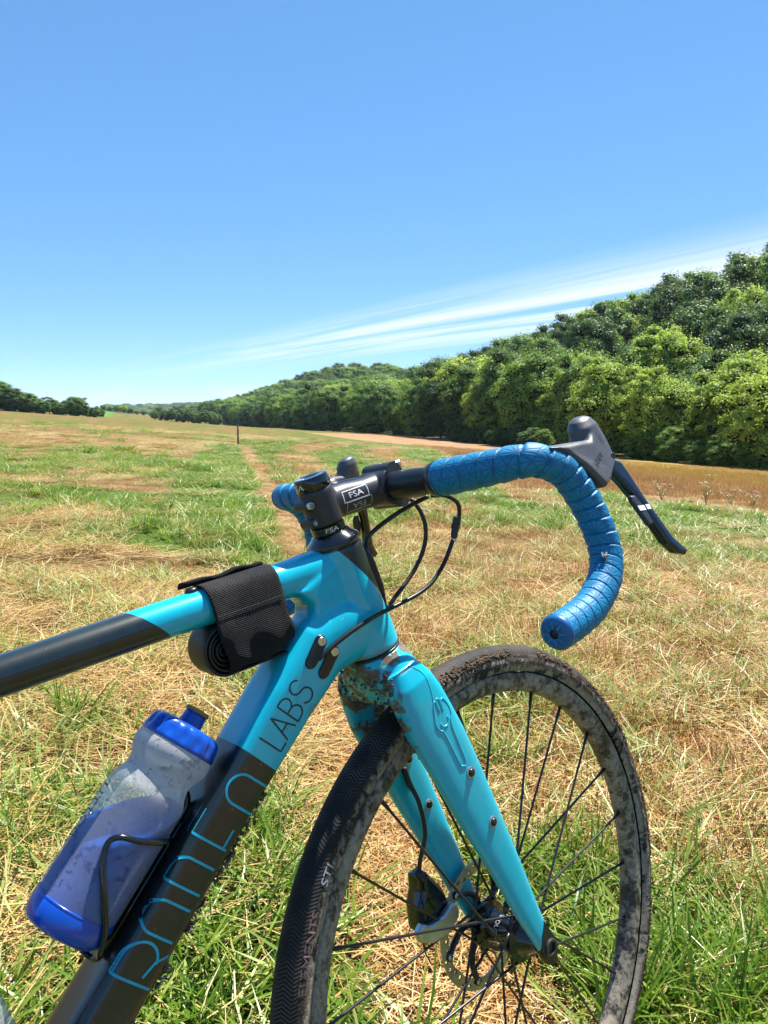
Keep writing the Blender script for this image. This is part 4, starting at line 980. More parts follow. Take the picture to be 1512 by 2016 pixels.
# ---------------------------------------------------------------- bottle cage and bottle (axis parallel to the down tube)
BX0 = np.array((0.0, -0.3745, 0.3545)); BD = np.array((0.0, 0.858, 0.513)); BN = np.array((0.0, -0.513, 0.858)); BR = np.array((1.0, 0, 0))
MBOT = mat4(Vector(BR), Vector(BN), Vector(BD), Vector(BX0))             # bottle frame: x right, y away from tube, z along its axis
MBF = MF @ MBOT
rb = 0.0368
cg = MB()
def cpt(ang, z, r=rb + 0.0022): return (r * math.sin(ang), -r * math.cos(ang), z)
for s in (1, -1):
    pts = [cpt(s * 0.45, 0.100), cpt(s * 0.80, 0.098), cpt(s * 1.20, 0.0945), cpt(s * 1.60, 0.0900), cpt(s * 2.02, 0.0855), cpt(s * 2.16, 0.0770), cpt(s * 2.02, 0.062), cpt(s * 1.60, 0.042), cpt(s * 1.10, 0.020), cpt(s * 0.78, 0.004), cpt(s * 0.55, -0.002)]
    cg.tube(spline(pts, 8), 0.0026, 10)
cg.rings(loft([((0, -rb - 0.004, z), (0.011, 0, 0), (0, 0.0025, 0), 3) for z in (-0.004, 0.05, 0.115)], 16))
cg.tube(spline([(0, -rb - 0.004, 0.110), (0, -rb - 0.004, 0.128), (0, -rb + 0.001, 0.136), (0, -rb + 0.006, 0.139)], 6), 0.004, 10)
cg.tube(spline([cpt(0.55, -0.002), (0.012, -rb + 0.004, -0.006), (0, -rb + 0.010, -0.006), (-0.012, -rb + 0.004, -0.006), cpt(-0.55, -0.002)], 6), 0.0026, 10)
cg_o = part('bottle_cage', cg.mesh('bottle_cage', GLOSS), MBF)

def build_bottle(M4, label, group=None, loc=None):
    base = M4 @ Vector((0, 0, 0)); root = empty('water_bottle', base); tag(root, label, 'bottle', group)
    L_ = Matrix.Translation(-base) @ M4
    prof = [(0.0215, 0.0362), (0.024, 0.0366), (0.060, 0.0368), (0.100, 0.0369), (0.116, 0.0370), (0.1245, 0.0360), (0.1315, 0.0328), (0.1375, 0.0308), (0.1425, 0.0307), (0.1475, 0.0322), (0.1535, 0.0354), (0.160, 0.0370), (0.1660, 0.0364), (0.1715, 0.0345)]
    mb = MB(); P = spline([(a, b, 0) for a, b in prof], 4); mb.lathe((0, 0, 0), (0, 0, 1), [(q[0], q[1]) for q in P], 64)
    link('bottle_body', mb.mesh('bottle_body', BOTTLE), root, None, L_)
    # drink: inside of the bottle cut level by the world's horizontal
    mb = MB(); inner = [(0.012, 0.001)] + [(q[0], q[1] - 0.0016) for q in P if q[0] < 0.166]; mb.lathe((0, 0, 0), (0, 0, 1), inner, 56)
    bm = bmesh.new(); me = mb.mesh('drink', DRINK); bm.from_mesh(me)
    up = (M4.to_3x3().transposed() @ Vector((0, 0, 1))).normalized()
    cut = Vector((0.0, 0.006, 0.093))
    bmesh.ops.bisect_plane(bm, geom=bm.verts[:] + bm.edges[:] + bm.faces[:], plane_co=cut, plane_no=up, clear_outer=True)
    ed = [e for e in bm.edges if e.is_boundary]
    if ed: bmesh.ops.edgeloop_fill(bm, edges=ed)
    bm.to_mesh(me); bm.free(); link('drink', me, root, None, L_)
    mb = MB(); mb.lathe((0, 0, 0), (0, 0, 1), [(0.0, 0.020), (0.0, 0.0310), (0.003, 0.0345), (0.008, 0.0362), (0.0195, 0.0371), (0.0205, 0.0366), (0.0212, 0.0371), (0.0225, 0.0369), (0.0230, 0.0355)], 64); link('bottle_base', mb.mesh('bottle_base', BLUECAP), root, None, L_)
    # screw lid with flutes
    k = 96; R = []
    for t, r, fl in ((0.1690, 0.0340, 0), (0.1690, 0.0362, 0), (0.1705, 0.0368, 0), (0.1730, 0.0366, 0.3), (0.1760, 0.0360, 1), (0.1810, 0.0352, 1), (0.1850, 0.0338, 0.5), (0.1878, 0.0310, 0), (0.1892, 0.0270, 0), (0.1900, 0.0160, 0), (0.1900, 0.0030, 0)):
        ring = []
        for j in range(k):
            a = 2 * math.pi * j / k; w = (0.5 + 0.5 * math.cos(16 * a)); ring.append(((r - fl * 0.0022 * w ** 3) * math.cos(a), (r - fl * 0.0022 * w ** 3) * math.sin(a), t))
        R.append(ring)
    mb = MB(); mb.rings(R); link('lid', mb.mesh('lid', BLUECAP), root, None, L_)
    mb = MB(); mb.lathe((0, 0, 0), (0, 0, 1), [(0.1885, 0.0130), (0.1900, 0.0122), (0.1925, 0.0112), (0.2010, 0.0106), (0.2015, 0.0098), (0.2015, 0.0)], 32); link('spout', mb.mesh('spout', BLUECAP), root, None, L_)
    mb = MB(); mb.lathe((0, 0, 0), (0, 0, 1), [(0.2010, 0.0095), (0.2018, 0.0118), (0.2040, 0.0120), (0.2052, 0.0105), (0.2055, 0.0040), (0.2045, 0.0)], 32); link('nozzle', mb.mesh('nozzle', NOZZLE), root, None, L_)
    def bmap(p, q):
        an = math.radians(183) - q / rb; r = 0.0372; return (r * math.sin(an), -r * math.cos(an), 0.092 + p)
    V, F = text_tris('BOTTLE', 0.0150); link('bottle_lettering', mesh_np('bottle_lettering', [bmap(a, b) for a, b in V], F, False, INK), root, None, L_)
    return root
build_bottle(MBF, 'frosted squeeze bottle with blue lid and blue drink in the cage on the down tube')

MB2 = MF @ mat4(Vector((1, 0, 0)), Vector((0, 1, -0.0)), Vector((0, 0, 1)), Vector((0, -0.4660, 0.215)))
build_bottle(MB2, 'second frosted bottle on the seat tube, only its edge showing in the bottom corner')

# ---------------------------------------------------------------- spare inner tube strapped under the top tube
def tube_roll():
    c = MF @ Vector((0, -0.13, 0.50)); root = empty('spare_tube_roll', c); tag(root, 'black nylon strap roll holding a folded spare inner tube under the top tube', 'tool roll')
    L_ = Matrix.Translation(-c) @ MF
    TD = np.array((0, 0.99, -0.148)); TD /= np.linalg.norm(TD); TN = np.array((0, 0.148, 0.99)); TN /= np.linalg.norm(TN)
    cc = np.array((0, -0.122, 0.5405))               # top-tube centre here
    # wrap outline across the tube: goes over the tube and hangs below as a pouch
    def ring(t, w=1.0, dz=0.0):
        q = [(0, 0.0215), (0.010, 0.0208), (0.0185, 0.0150), (0.0225, 0.004), (0.0245, -0.012), (0.0270, -0.026), (0.0285, -0.042), (0.0270, -0.056), (0.0200, -0.0640), (0.008, -0.0665), (-0.006, -0.0660), (-0.018, -0.062), (-0.0255, -0.052), (-0.0265, -0.036), (-0.0250, -0.020), (-0.0235, -0.004), (-0.0205, 0.010), (-0.012, 0.0198)]
        P = spline([(a, b, 0) for a, b in q] + [(q[0][0], q[0][1], 0)], 3)[:-1]; out = []
        for a, b, _ in P:
            low = max(0, -b - 0.012) / 0.055; wob = 0.0016 * math.sin(17 * t * 10 + a * 210) * low + 0.0012 * math.sin(t * 60 + b * 160) * low
            sg = 1 if a >= 0 else -1
            out.append(tuple(cc + TD * (t + (0.004 * low * math.sin(b * 90))) + np.array((1, 0, 0)) * (a * (1 - 0.10 * low * abs(t / 0.038) ** 3) + wob) + TN * (b * (1 - (0.10 if t < 0 else 0.20) * low * max(0, t / 0.038) ** 2) + wob + dz)))
        return out
    R = [ring(t) for t in np.linspace(-0.037, 0.037, 26)]
    inn = [[tuple(np.array(v) * 1.0 - 0.0 + (cc + TD * t - TN * 0.018 - np.array(v)) * 0.05) for v in ring(t)] for t in np.linspace(-0.037, 0.037, 26)]
    mb = MB(); mb.rings(R + inn[::-1], cap=False, closed=True); link('strap', mb.mesh('strap', WEB), root, None, L_)
    # loose end of the strap lying on top, with its rough hook face
    V = []
    mb = MB(); up_ = []; dn_ = []
    for t in np.linspace(-0.047, 0.036, 24):
        row = []
        for w in np.linspace(-1, 1, 7):
            a = -0.0135 + 0.0105 * w; b = 0.0225 + 0.0010 - 0.0050 * max(0, -w) ** 1.6 + 0.0012 * math.sin(t * 160) + 0.0022 * max(0, (-t - 0.033) / 0.012)
            row.append(cc + TD * t + np.array((a, 0, 0)) + TN * b)
        up_.append([tuple(p + TN * 0.0014) for p in row] + [tuple(p - TN * 0.0014) for p in row[::-1]])
    mb.rings(up_); link('strap_end', mb.mesh('strap_end', simple('hook_tape', (0.012, 0.012, 0.015), 0.95, spec=0.1, var=0.4, nscale=500, bump=1.0)), root, None, L_)
    # stitching along the fold
    stc = MB(); 
    for t in np.linspace(-0.034, 0.034, 26):
        p = cc + TD * t + np.array((0.0250, 0, 0)) + TN * (-0.0085); stc.tube([tuple(p - TD * 0.0009), tuple(p + TD * 0.0009)], 0.0004, 6)
    so = link('stitching', stc.mesh('stitching', simple('thread', (0.035, 0.035, 0.037), 0.8)), root, None, L_)
    # folded inner tube, coils showing at the rear end
    tb = MB()
    for k, (R0, w) in enumerate(((0.0225, 0.0), (0.0180, 0.001), (0.0135, -0.001), (0.0090, 0.001), (0.0045, 0.0))):
        c0 = cc + TN * (-0.0425)
        pts = [c0 + np.array((w, 0, 0)) + TD * (-0.0330 + (R0 * 0.86) * math.cos(a)) + TN * R0 * math.sin(a) for a in np.linspace(math.pi * 0.5, math.pi * 1.5, 16)]
        P = np.array([pts[0] + TD * 0.062] + pts + [pts[-1] + TD * 0.062]); T, E = tube_frames(P); S = []
        for i in range(len(P)):
            nn = np.cross(T[i], (1, 0, 0)); nn /= np.linalg.norm(nn); S.append((P[i], np.array((0.0205 - 0.0008 * k, 0, 0)), nn * 0.00215, 3.0))
        tb.rings(loft(S, 20))
    link('inner_tube', tb.mesh('inner_tube', TUBER), root, None, L_)
    return root
tube_roll()

# ---------------------------------------------------------------- a fly sitting on the bar tape
def fly():
    P = np.array([q for q in TPR]); i = int(np.argmin(np.abs(P[:, 2] - 0.4395) + (P[:, 1] > 0.16) * 0 + (P[:, 1] < 0.128) * 1 + (P[:,2]>0.46)))
    return i
BSH = 0.0
tmR, TPR, TER, TTR = tape_mesh(1); bpy.data.meshes.remove(tmR)
def place_fly():
    want = MS.inverted() @ cam.location
    i = fly(); c = Vector(TPR[i]); v = (want - c); t = Vector(TTR[i]); v = (v - t * v.dot(t)).normalized(); v = (v + Vector((0, 0.0, 0.55))).normalized(); v = (v - t * v.dot(t)).normalized()
    p = c + v * 0.0170; side = t.cross(v)
    Mf = MS @ mat4(side, t, v, p); loc = Mf.to_translation(); root = empty('fly', loc); tag(root, 'tiny dark fly sitting on the blue tape of the drop', 'fly'); L_ = Matrix.Translation(-loc) @ Mf
    m = simple('fly_body', (0.02, 0.017, 0.014), 0.4)
    mb = MB(); mb.rings(loft([((0, y_, 0.0016), (r_, 0, 0), (0, 0, r_ * 0.9), 2) for y_, r_ in ((-0.0042, 0.0003), (-0.0032, 0.0012), (-0.0012, 0.0017), (0.0004, 0.0013), (0.0012, 0.0015), (0.0028, 0.0014), (0.0034, 0.0009), (0.0040, 0.0011), (0.0050, 0.0004))], 12)); link('body', mb.mesh('fly_body', m), root, None, L_)
    for s in (-1, 1):
        mb = MB(); mb.add([(s * 0.0006, 0.001, 0.0031), (s * 0.0022, -0.001, 0.0033), (s * 0.0030, -0.0052, 0.0029), (s * 0.0012, -0.0056, 0.0031), (s * 0.0004, -0.002, 0.0033)], [[0, 1, 2, 3, 4]]); link('wing', mb.mesh('wing', simple('fly_wing', (0.25, 0.25, 0.26), 0.3) if s < 0 else bpy.data.materials['fly_wing'], smooth=False), root, None, L_)
        for k in (-1, 0, 1):
            mb = MB(); mb.tube([(s * 0.0008, k * 0.0013, 0.0012), (s * 0.0022, k * 0.0022, 0.0018), (s * 0.0032, k * 0.0028, 0.0)], 0.00018, 5); link('leg', mb.mesh('leg', m), root, None, L_)
place_fly()

# ---------------------------------------------------------------- the rest of the bicycle, behind the picture's edge
RW = empty('rear_wheel', parent=bike); RW.matrix_basis = BI @ MF @ Matrix.Translation((0, RA[0], RA[1]))
link('tyre', TYRE_ME, RW); link('rim', RIM_ME, RW)
mb = MB(); mb.cyl((-0.06, 0, 0), (0.06, 0, 0), 0.016, 24); mb.cyl((0.02, 0, 0), (0.045, 0, 0), 0.05, 40); link('hub', mb.mesh('hub', BLK), RW)
for k in range(24):
    an = A0 + math.radians(15 * k); side = 1 if k % 2 == 0 else -1; fl = an + (1 if (k // 2) % 2 == 0 else -1) * math.radians(72)
    p0 = np.array((side * 0.0265, 0.0262 * math.cos(fl), 0.0262 * math.sin(fl))); p1 = np.array((side * 0.0015, 0.2912 * math.cos(an), 0.2912 * math.sin(an))); d = (p1 - p0) / np.linalg.norm(p1 - p0); e1, e2 = frame(d)
    link('spoke', SPM, RW, None, mat4(e1, e2, d, p0))
sp_ = MB(); sp_.tube([(0, -0.557, 0.62), (0, -0.560, 0.80)], 0.0136, 24); part('seatpost', sp_.mesh('seatpost', BLK), MF)
sd = MB(); sa = np.array((0, -0.566, 0.835))
sd.rings(loft([(sa + np.array((0, *(FB * x))) + np.array((0, *(UB * z))), np.array((w, 0, 0)), np.array((0, *(UB * 0.022))), 2.2) for x, w, z in ((-0.13, 0.035, 0.012), (-0.11, 0.066, 0.010), (-0.05, 0.058, 0.0), (0.02, 0.032, -0.002), (0.09, 0.020, 0.0), (0.13, 0.016, -0.006), (0.14, 0.006, -0.012))], 24))
part('saddle', remesh(sd, 'saddle', 0.003, 4, SATIN), MF)
ck = MB(); ck.cyl((0.046, BBc[0], BBc[1]), (0.050, BBc[0], BBc[1]), 0.085, 60); cro = part('crankset', ck.mesh('crankset', BLK, auto=0.5), MF)
for s, dr in ((1, 1), (-1, -1)):
    e = BBc + dr * (0.1725 * (-FB * 0.96 - UB * 0.28)); mb = MB(); mb.tube([(s * 0.062, *BBc), (s * 0.072, *e)], [0.016, 0.012], 16); mb.box((s * 0.12, *e), (0.045, 0, 0), (0, *(FB * 0.03)), (0, *(UB * 0.008))); link('crank_arm', mb.mesh('crank_arm', BLK), cro)

# ================================================================== vegetation
def mat_leaf(name, lo, mid, hi, trans=0.35, glow=(0.30, 0.40, 0.06)):
    g = NB(name); c = g.attr('c'); r = g.rnd()
    k = g.math('ADD', g.math('MULTIPLY', c, 0.40), g.math('MULTIPLY', r, 0.60))
    col = g.ramp(k, (0.15, lo), (0.5, mid), (0.85, hi))
    return g.done(g.leafy(col, 0.55, trans, g.mix(0.5, col, glow), spec=0.25))
LEAF_DARK = mat_leaf('leaf_dark', (0.024, 0.072, 0.015), (0.060, 0.145, 0.025), (0.12, 0.225, 0.036), 0.20)
LEAF_MID = mat_leaf('leaf_mid', (0.050, 0.13, 0.018), (0.125, 0.25, 0.034), (0.25, 0.39, 0.055), 0.30, (0.38, 0.50, 0.08))
LEAF_PALE = mat_leaf('leaf_pale', (0.15, 0.26, 0.032), (0.30, 0.43, 0.055), (0.48, 0.58, 0.095), 0.46, (0.62, 0.74, 0.12))
TWIG_GREY = mat_leaf('leaf_grey', (0.10, 0.115, 0.08), (0.15, 0.165, 0.12), (0.20, 0.21, 0.16), 0.2)
BARK = simple('bark', (0.085, 0.065, 0.048), 0.9, spec=0.2, var=0.4, nscale=8, bump=0.8)

CORE_SHADE = simple('crown_core_shade', (0.022, 0.024, 0.012), 0.95, spec=0.05, var=0.4, nscale=2)  # near-black colour standing in for shade inside the crowns
def crown(seed, n_lobes, per, rx, rz, zc, lobe, leaf, mat, flat=0.0):
    r = np.random.default_rng(seed); C_, N_, S_ = [], [], []
    cen = []
    for i in range(n_lobes):
        z = 1 - 2 * (i + 0.5) / n_lobes; an = i * 2.39996 + r.uniform(-0.4, 0.4); q = math.sqrt(max(0, 1 - z * z)); k = r.uniform(0.55, 0.95)
        cen.append((rx * q * math.cos(an) * k, rx * q * math.sin(an) * k, zc + rz * z * k * (0.95 if z > 0 else 1.0)))
    cen = np.array(cen); rad = r.uniform(*lobe, len(cen)); cen[:, :2] *= np.interp(cen[:, 2], [0.0, 0.30, 0.60, 1.0], [0.55, 0.88, 1.0, 0.95])[:, None]
    for c, R in zip(cen, rad):
        v = r.normal(size=(per, 3)); v /= np.linalg.norm(v, axis=1)[:, None]
        v[:, 2] = np.where(v[:, 2] < -0.35, -v[:, 2] * 0.6, v[:, 2])
        p = c + v * np.array((R, R, R * 0.78)) * (0.60 + 0.75 * r.random((per, 1)) ** 1.6)
        nn = v * 1.0 + np.array((0, 0, 0.35)) + r.normal(scale=0.34, size=(per, 3))
        C_.append(p); N_.append(nn); S_.append(r.uniform(0.6, 1.35, per) * leaf)
    # loose sprays breaking the outline
    m = per * 3; v = r.normal(size=(m, 3)); v /= np.linalg.norm(v, axis=1)[:, None]
    C_.append(np.array((0, 0, zc)) + v * np.array((rx, rx, rz)) * (0.70 + 0.38 * r.random((m, 1)) + 0.10 * np.sin(v[:, :1] * 9) * np.sin(v[:, 1:2] * 8) * np.sin(v[:, 2:3] * 7))); N_.append(v + np.array((0, 0, 0.4)) + r.normal(scale=0.45, size=(m, 3))); S_.append(r.uniform(0.5, 1.0, m) * leaf)
    P = np.vstack(C_); Nn = np.vstack(N_); S = np.concatenate(S_)
    keep = P[:, 2] > 0.015; P, Nn, S = P[keep], Nn[keep], S[keep]
    Nn /= np.linalg.norm(Nn, axis=1)[:, None]; a = r.normal(size=P.shape); e1 = a - Nn * (a * Nn).sum(1)[:, None]; e1 /= np.linalg.norm(e1, axis=1)[:, None]; e2 = np.cross(Nn, e1)
    nleaf = len(P); s = S[:, None]; bend = Nn * s * 0.22
    V = np.stack([P - e1 * s, P + e2 * s * 0.62 + bend, P + e1 * s, P - e2 * s * 0.62 + bend], 1).reshape(-1, 3)
    F = np.arange(len(V)).reshape(-1, 4)
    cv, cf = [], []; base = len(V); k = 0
    for c, R in zip(cen, rad):                       # solid core added to each clump, dark to paint shade into the gaps
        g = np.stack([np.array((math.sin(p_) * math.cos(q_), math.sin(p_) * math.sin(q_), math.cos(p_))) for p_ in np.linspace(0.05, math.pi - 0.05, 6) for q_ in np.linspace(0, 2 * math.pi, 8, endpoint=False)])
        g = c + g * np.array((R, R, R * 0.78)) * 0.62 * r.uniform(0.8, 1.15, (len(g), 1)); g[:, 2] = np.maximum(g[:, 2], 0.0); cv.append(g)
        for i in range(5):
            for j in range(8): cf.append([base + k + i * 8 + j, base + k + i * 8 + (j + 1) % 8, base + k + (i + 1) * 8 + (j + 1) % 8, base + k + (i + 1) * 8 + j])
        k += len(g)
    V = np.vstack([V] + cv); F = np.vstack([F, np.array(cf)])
    me = mesh_np('crown', V, F, False, mat); me.materials.append(CORE_SHADE)
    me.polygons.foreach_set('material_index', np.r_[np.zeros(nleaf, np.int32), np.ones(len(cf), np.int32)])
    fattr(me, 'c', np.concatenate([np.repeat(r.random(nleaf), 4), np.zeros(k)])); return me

def trunk(seed, h=0.75, r0=0.017, limbs=7):
    r = random.Random(seed); mb = MB()
    pts = [(0, 0, -0.03), (r.uniform(-.006, .006), r.uniform(-.006, .006), 0.2), (r.uniform(-.015, .015), r.uniform(-.015, .015), 0.45), (r.uniform(-.02, .02), r.uniform(-.02, .02), h)]
    P = spline(pts, 5); mb.tube(P, np.linspace(r0 * 1.25, r0 * 0.25, len(P)), 8)
    for k in range(limbs):
        b = P[int(len(P) * r.uniform(0.3, 0.85))]; an = k * 2.4; L_ = r.uniform(0.14, 0.26)
        mb.tube(spline([b, b + np.array((math.cos(an) * L_ * .5, math.sin(an) * L_ * .5, L_ * 0.35)), b + np.array((math.cos(an) * L_, math.sin(an) * L_, L_ * 0.85))], 3), np.linspace(r0 * 0.45, r0 * 0.1, 7), 5)
    return mb.mesh('trunk', BARK)

def mk(seed, **k): return crown(seed, **k)
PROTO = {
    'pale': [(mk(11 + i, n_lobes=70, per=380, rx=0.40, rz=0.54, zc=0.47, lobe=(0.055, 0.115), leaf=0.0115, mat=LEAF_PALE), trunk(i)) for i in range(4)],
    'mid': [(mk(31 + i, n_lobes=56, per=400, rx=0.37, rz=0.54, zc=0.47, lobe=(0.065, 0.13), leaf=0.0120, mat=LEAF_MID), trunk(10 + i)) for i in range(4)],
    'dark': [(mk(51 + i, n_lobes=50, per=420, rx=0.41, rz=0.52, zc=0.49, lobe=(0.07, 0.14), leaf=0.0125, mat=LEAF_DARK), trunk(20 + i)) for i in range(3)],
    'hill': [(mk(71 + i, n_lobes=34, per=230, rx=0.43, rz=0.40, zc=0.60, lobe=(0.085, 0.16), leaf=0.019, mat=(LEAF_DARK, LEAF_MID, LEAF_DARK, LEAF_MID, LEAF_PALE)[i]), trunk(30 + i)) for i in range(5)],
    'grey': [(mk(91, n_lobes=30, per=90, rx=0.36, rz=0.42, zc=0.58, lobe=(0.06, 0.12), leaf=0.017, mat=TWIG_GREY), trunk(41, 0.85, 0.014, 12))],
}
NTREE = [0]
def tree(kind, x, y, h, label, group=None, w=1.0, name='tree'):
    pr = PROTO[kind]; cm, tm = pr[NTREE[0] % len(pr)]; NTREE[0] += 1
    z = float(terrain(x, y)); root = empty(name, (x, y, z - 0.15)); root.rotation_euler = (0, 0, random.uniform(0, 6.28)); root.scale = (h * w, h * w, h)
    link('trunk', tm, root); link('crown', cm, root)
    tag(root, label, 'tree', group); return root
def ts(t, s): return (TX * t - TY * s, TY * t + TX * s)

R3 = random.Random(12)
# --- edge of the wood along the valley floor
ORD = ['first', 'second', 'third', 'fourth', 'fifth', 'sixth', 'seventh', 'eighth', 'ninth', 'tenth', 'eleventh', 'twelfth', 'thirteenth', 'fourteenth', 'fifteenth', 'sixteenth', 'seventeenth', 'eighteenth', 'nineteenth', 'twentieth']
s_ = 44.0; cnt = 0; n1_ = n2_ = 0
while s_ < 560:
    t_ = 61.0 + R3.uniform(-2.2, 4.0); x, y = ts(t_, s_); q = x / y
    if -0.30 < q < 0.62:
        if q > 0.27:
            tree('pale', x, y, R3.uniform(9.0, 14.5), 'pale yellow-green leafy tree, %s in the bright grove counting from the right picture edge' % ORD[n1_], 'pale grove', R3.uniform(0.95, 1.2), 'grove_tree'); n1_ += 1
        elif q > -0.02:
            tree(R3.choice(('mid', 'pale', 'dark', 'mid', 'pale')) if q > 0.1 else R3.choice(('mid', 'dark')), x, y, R3.uniform(11.0, 16.0), 'tall green tree in the front row of the wood, %s beyond the pale grove' % ORD[n2_], 'front row of the wood', R3.uniform(0.72, 0.98)); n2_ += 1
        else:
            tree(R3.choice(('mid', 'dark')), x, y, R3.uniform(10.5, 15.5), 'distant dark green tree in the row where the mown field ends', 'far row of the wood', R3.uniform(0.95, 1.15))
        cnt += 1
    s_ += R3.uniform(6.5, 10.0) if s_ < 130 else R3.uniform(6.5, 11.0) if s_ < 260 else R3.uniform(8, 13)
# --- low bushes filling the foot of the near edge
for i in range(26):
    s2 = 46 + i * 3.6 + R3.uniform(-1, 1); x, y = ts(57.6 + R3.uniform(-0.8, 0.8), s2)
    if x / y < 0.62 and x / y > 0.0:
        b = tree('mid' if x / y > 0.2 else 'dark', x, y, R3.uniform(2.2, 4.2), 'low bush at the foot of the wood beside the brown field', 'bushes at the foot of the wood', R3.uniform(1.1, 1.5), 'bush'); b['category'] = 'bush'
# --- single trees that stand out
def px(q, t): y = t / (TX * q + TY); return (q * y, y)
x, y = px(0.262, 92); tree('dark', x, y, 21.5, 'very tall dark tree towering over the wood below the hilltop', None, 0.80)
x, y = px(0.195, 62.5); tree('mid', x, y, 15.5, 'tall round-topped tree at the wood edge left of the brake lever', None, 0.85)
x, y = px(0.322, 178); tree('grey', x, y, 18, 'pale grey thinly leaved tree on the skyline, lower of two', None, 1.1)
x, y = px(0.386, 184); tree('grey', x, y, 19, 'pale grey thinly leaved tree on the skyline, upper of two', None, 0.8)
# --- trees on the wooded hillside: the nearest as individuals, the rest as one mass
cand = []
for ti in np.arange(67, 198, 9.5):
    for si in np.arange(40, 1500, 9.8):
        t_ = ti + R3.uniform(-4, 4); s2 = si + R3.uniform(-4.4, 4.4); x, y = ts(t_, s2)
        if y < 20: continue
        q = x / y
        if -0.26 < q < 0.60: cand.append((math.hypot(x, y), t_, x, y, R3.uniform(9.0, 18.5)))
cand.sort()
near = cand[:215]; rest = cand[215:]
for d, t_, x, y, h in near:
    q = x / y; kind = 'hill' if d > 150 else R3.choice(('mid', 'dark', 'dark', 'mid', 'pale'))
    tree(kind, x, y, h, 'green broadleaf tree among the crowded crowns on the wooded hillside', 'trees on the wooded hillside', R3.uniform(0.72, 1.0), 'hillside_tree')

def scatter(name, protos, pts, rotz, scale, idx, tilt=None, label=None, zs=None):
    """one object whose geometry nodes set meshes on given points"""
    pc = bpy.data.collections.new(name + '_kinds')
    for i, m in enumerate(protos):
        o = bpy.data.objects.new('%s_kind_%02d' % (name, i), m); pc.objects.link(o)
    n = len(pts); me = bpy.data.meshes.new(name); me.vertices.add(n); me.vertices.foreach_set('co', np.asarray(pts, np.float32).ravel())
    rot = np.zeros((n, 3), np.float32); rot[:, 2] = rotz
    if tilt is not None: rot[:, 0] = tilt
    a = me.attributes.new('rot', 'FLOAT_VECTOR', 'POINT'); a.data.foreach_set('vector', rot.ravel())
    sc = np.stack([scale, scale, scale if zs is None else zs], 1).astype(np.float32)
    a = me.attributes.new('scl', 'FLOAT_VECTOR', 'POINT'); a.data.foreach_set('vector', sc.ravel())
    a = me.attributes.new('idx', 'INT', 'POINT'); a.data.foreach_set('value', np.asarray(idx, np.int32))
    o = link(name, me); mod = o.modifiers.new('scatter', 'NODES')
    ng = bpy.data.node_groups.new(name, 'GeometryNodeTree'); mod.node_group = ng
    ng.interface.new_socket('Geometry', in_out='INPUT', socket_type='NodeSocketGeometry'); ng.interface.new_socket('Geometry', in_out='OUTPUT', socket_type='NodeSocketGeometry')
    gi = ng.nodes.new('NodeGroupInput'); go = ng.nodes.new('NodeGroupOutput'); ip = ng.nodes.new('GeometryNodeInstanceOnPoints'); ci = ng.nodes.new('GeometryNodeCollectionInfo')
    ci.inputs['Collection'].default_value = pc; ci.inputs['Separate Children'].default_value = True; ci.inputs['Reset Children'].default_value = True
    ip.inputs['Pick Instance'].default_value = True
    def na(nm, ty):
        k = ng.nodes.new('GeometryNodeInputNamedAttribute'); k.data_type = ty; k.inputs['Name'].default_value = nm; return k.outputs['Attribute']
    L = ng.links.new; L(gi.outputs[0], ip.inputs['Points']); L(ci.outputs[0], ip.inputs['Instance']); L(na('idx', 'INT'), ip.inputs['Instance Index'])
    L(na('rot', 'FLOAT_VECTOR'), ip.inputs['Rotation']); L(na('scl', 'FLOAT_VECTOR'), ip.inputs['Scale']); L(ip.outputs[0], go.inputs[0])
    tag(o, label, None, None, 'stuff'); return o

rp = np.array([(x, y, float(terrain(x, y)) - 0.3) for d, t_, x, y, h in rest]); rh = np.array([q[4] for q in rest])
scatter('far_woodland', [p[0] for p in PROTO['hill']], rp, rng.uniform(0, 6.28, len(rp)), rh * rng.uniform(0.9, 1.15, len(rp)), rng.integers(0, 4, len(rp)), label='far wooded ridge closing the valley', zs=rh)
# --- trees on the left and at the end of the valley
def row(pxs, D, top, kind, label, group, w=1.2):
    for p_, d_, tp in zip(pxs, D, top):
        q = (p_ - 756) / 1515; y = d_; x = q * d_; zt = H + (818 - tp) / 1515 * d_; z = float(terrain(x, y)); h = max(3.0, (zt - z) * 1.10)
        tree(kind, x, y, h, label, group, w)
row(range(-40, 205, 11), [235 + 8 * (i % 3) for i in range(23)], [742, 752, 749, 752, 760, 764, 766, 770, 778, 776, 783, 790, 792, 786, 794, 797, 800, 788, 784, 800, 806, 804, 808], 'dark', 'dark green tree in the row behind the straw field on the left', 'trees behind the straw field', 1.35)
row(range(196, 300, 13), [500 + 12 * (i % 3) for i in range(8)], [803, 800, 804, 801, 802, 806, 810, 812], 'hill', 'distant tree in the hedge beyond the small green field', 'hedge beyond the green field', 1.1)
row(range(308, 440, 11), [400 + 10 * (i % 3) for i in range(12)], [812, 806, 810, 808, 805, 812, 808, 810, 814, 811, 815, 818], 'dark', 'dark bushy tree in the copse at the far end of the field', 'copse at the end of the field', 1.25)
fw = []
for i in range(900):
    x = rng.uniform(-1500, 200); y = rng.uniform(1500, 3100)
    if -0.36 < x / y < -0.05: fw.append((x, y, float(terrain(x, y))))
fw = np.array(fw); hh = rng.uniform(11, 16, len(fw))
scatter('distant_forest', [p[0] for p in PROTO['hill']], fw, rng.uniform(0, 6.28, len(fw)), hh * 2.4, rng.integers(0, 4, len(fw)), label='blue distant forest covering the far ridge', zs=hh)

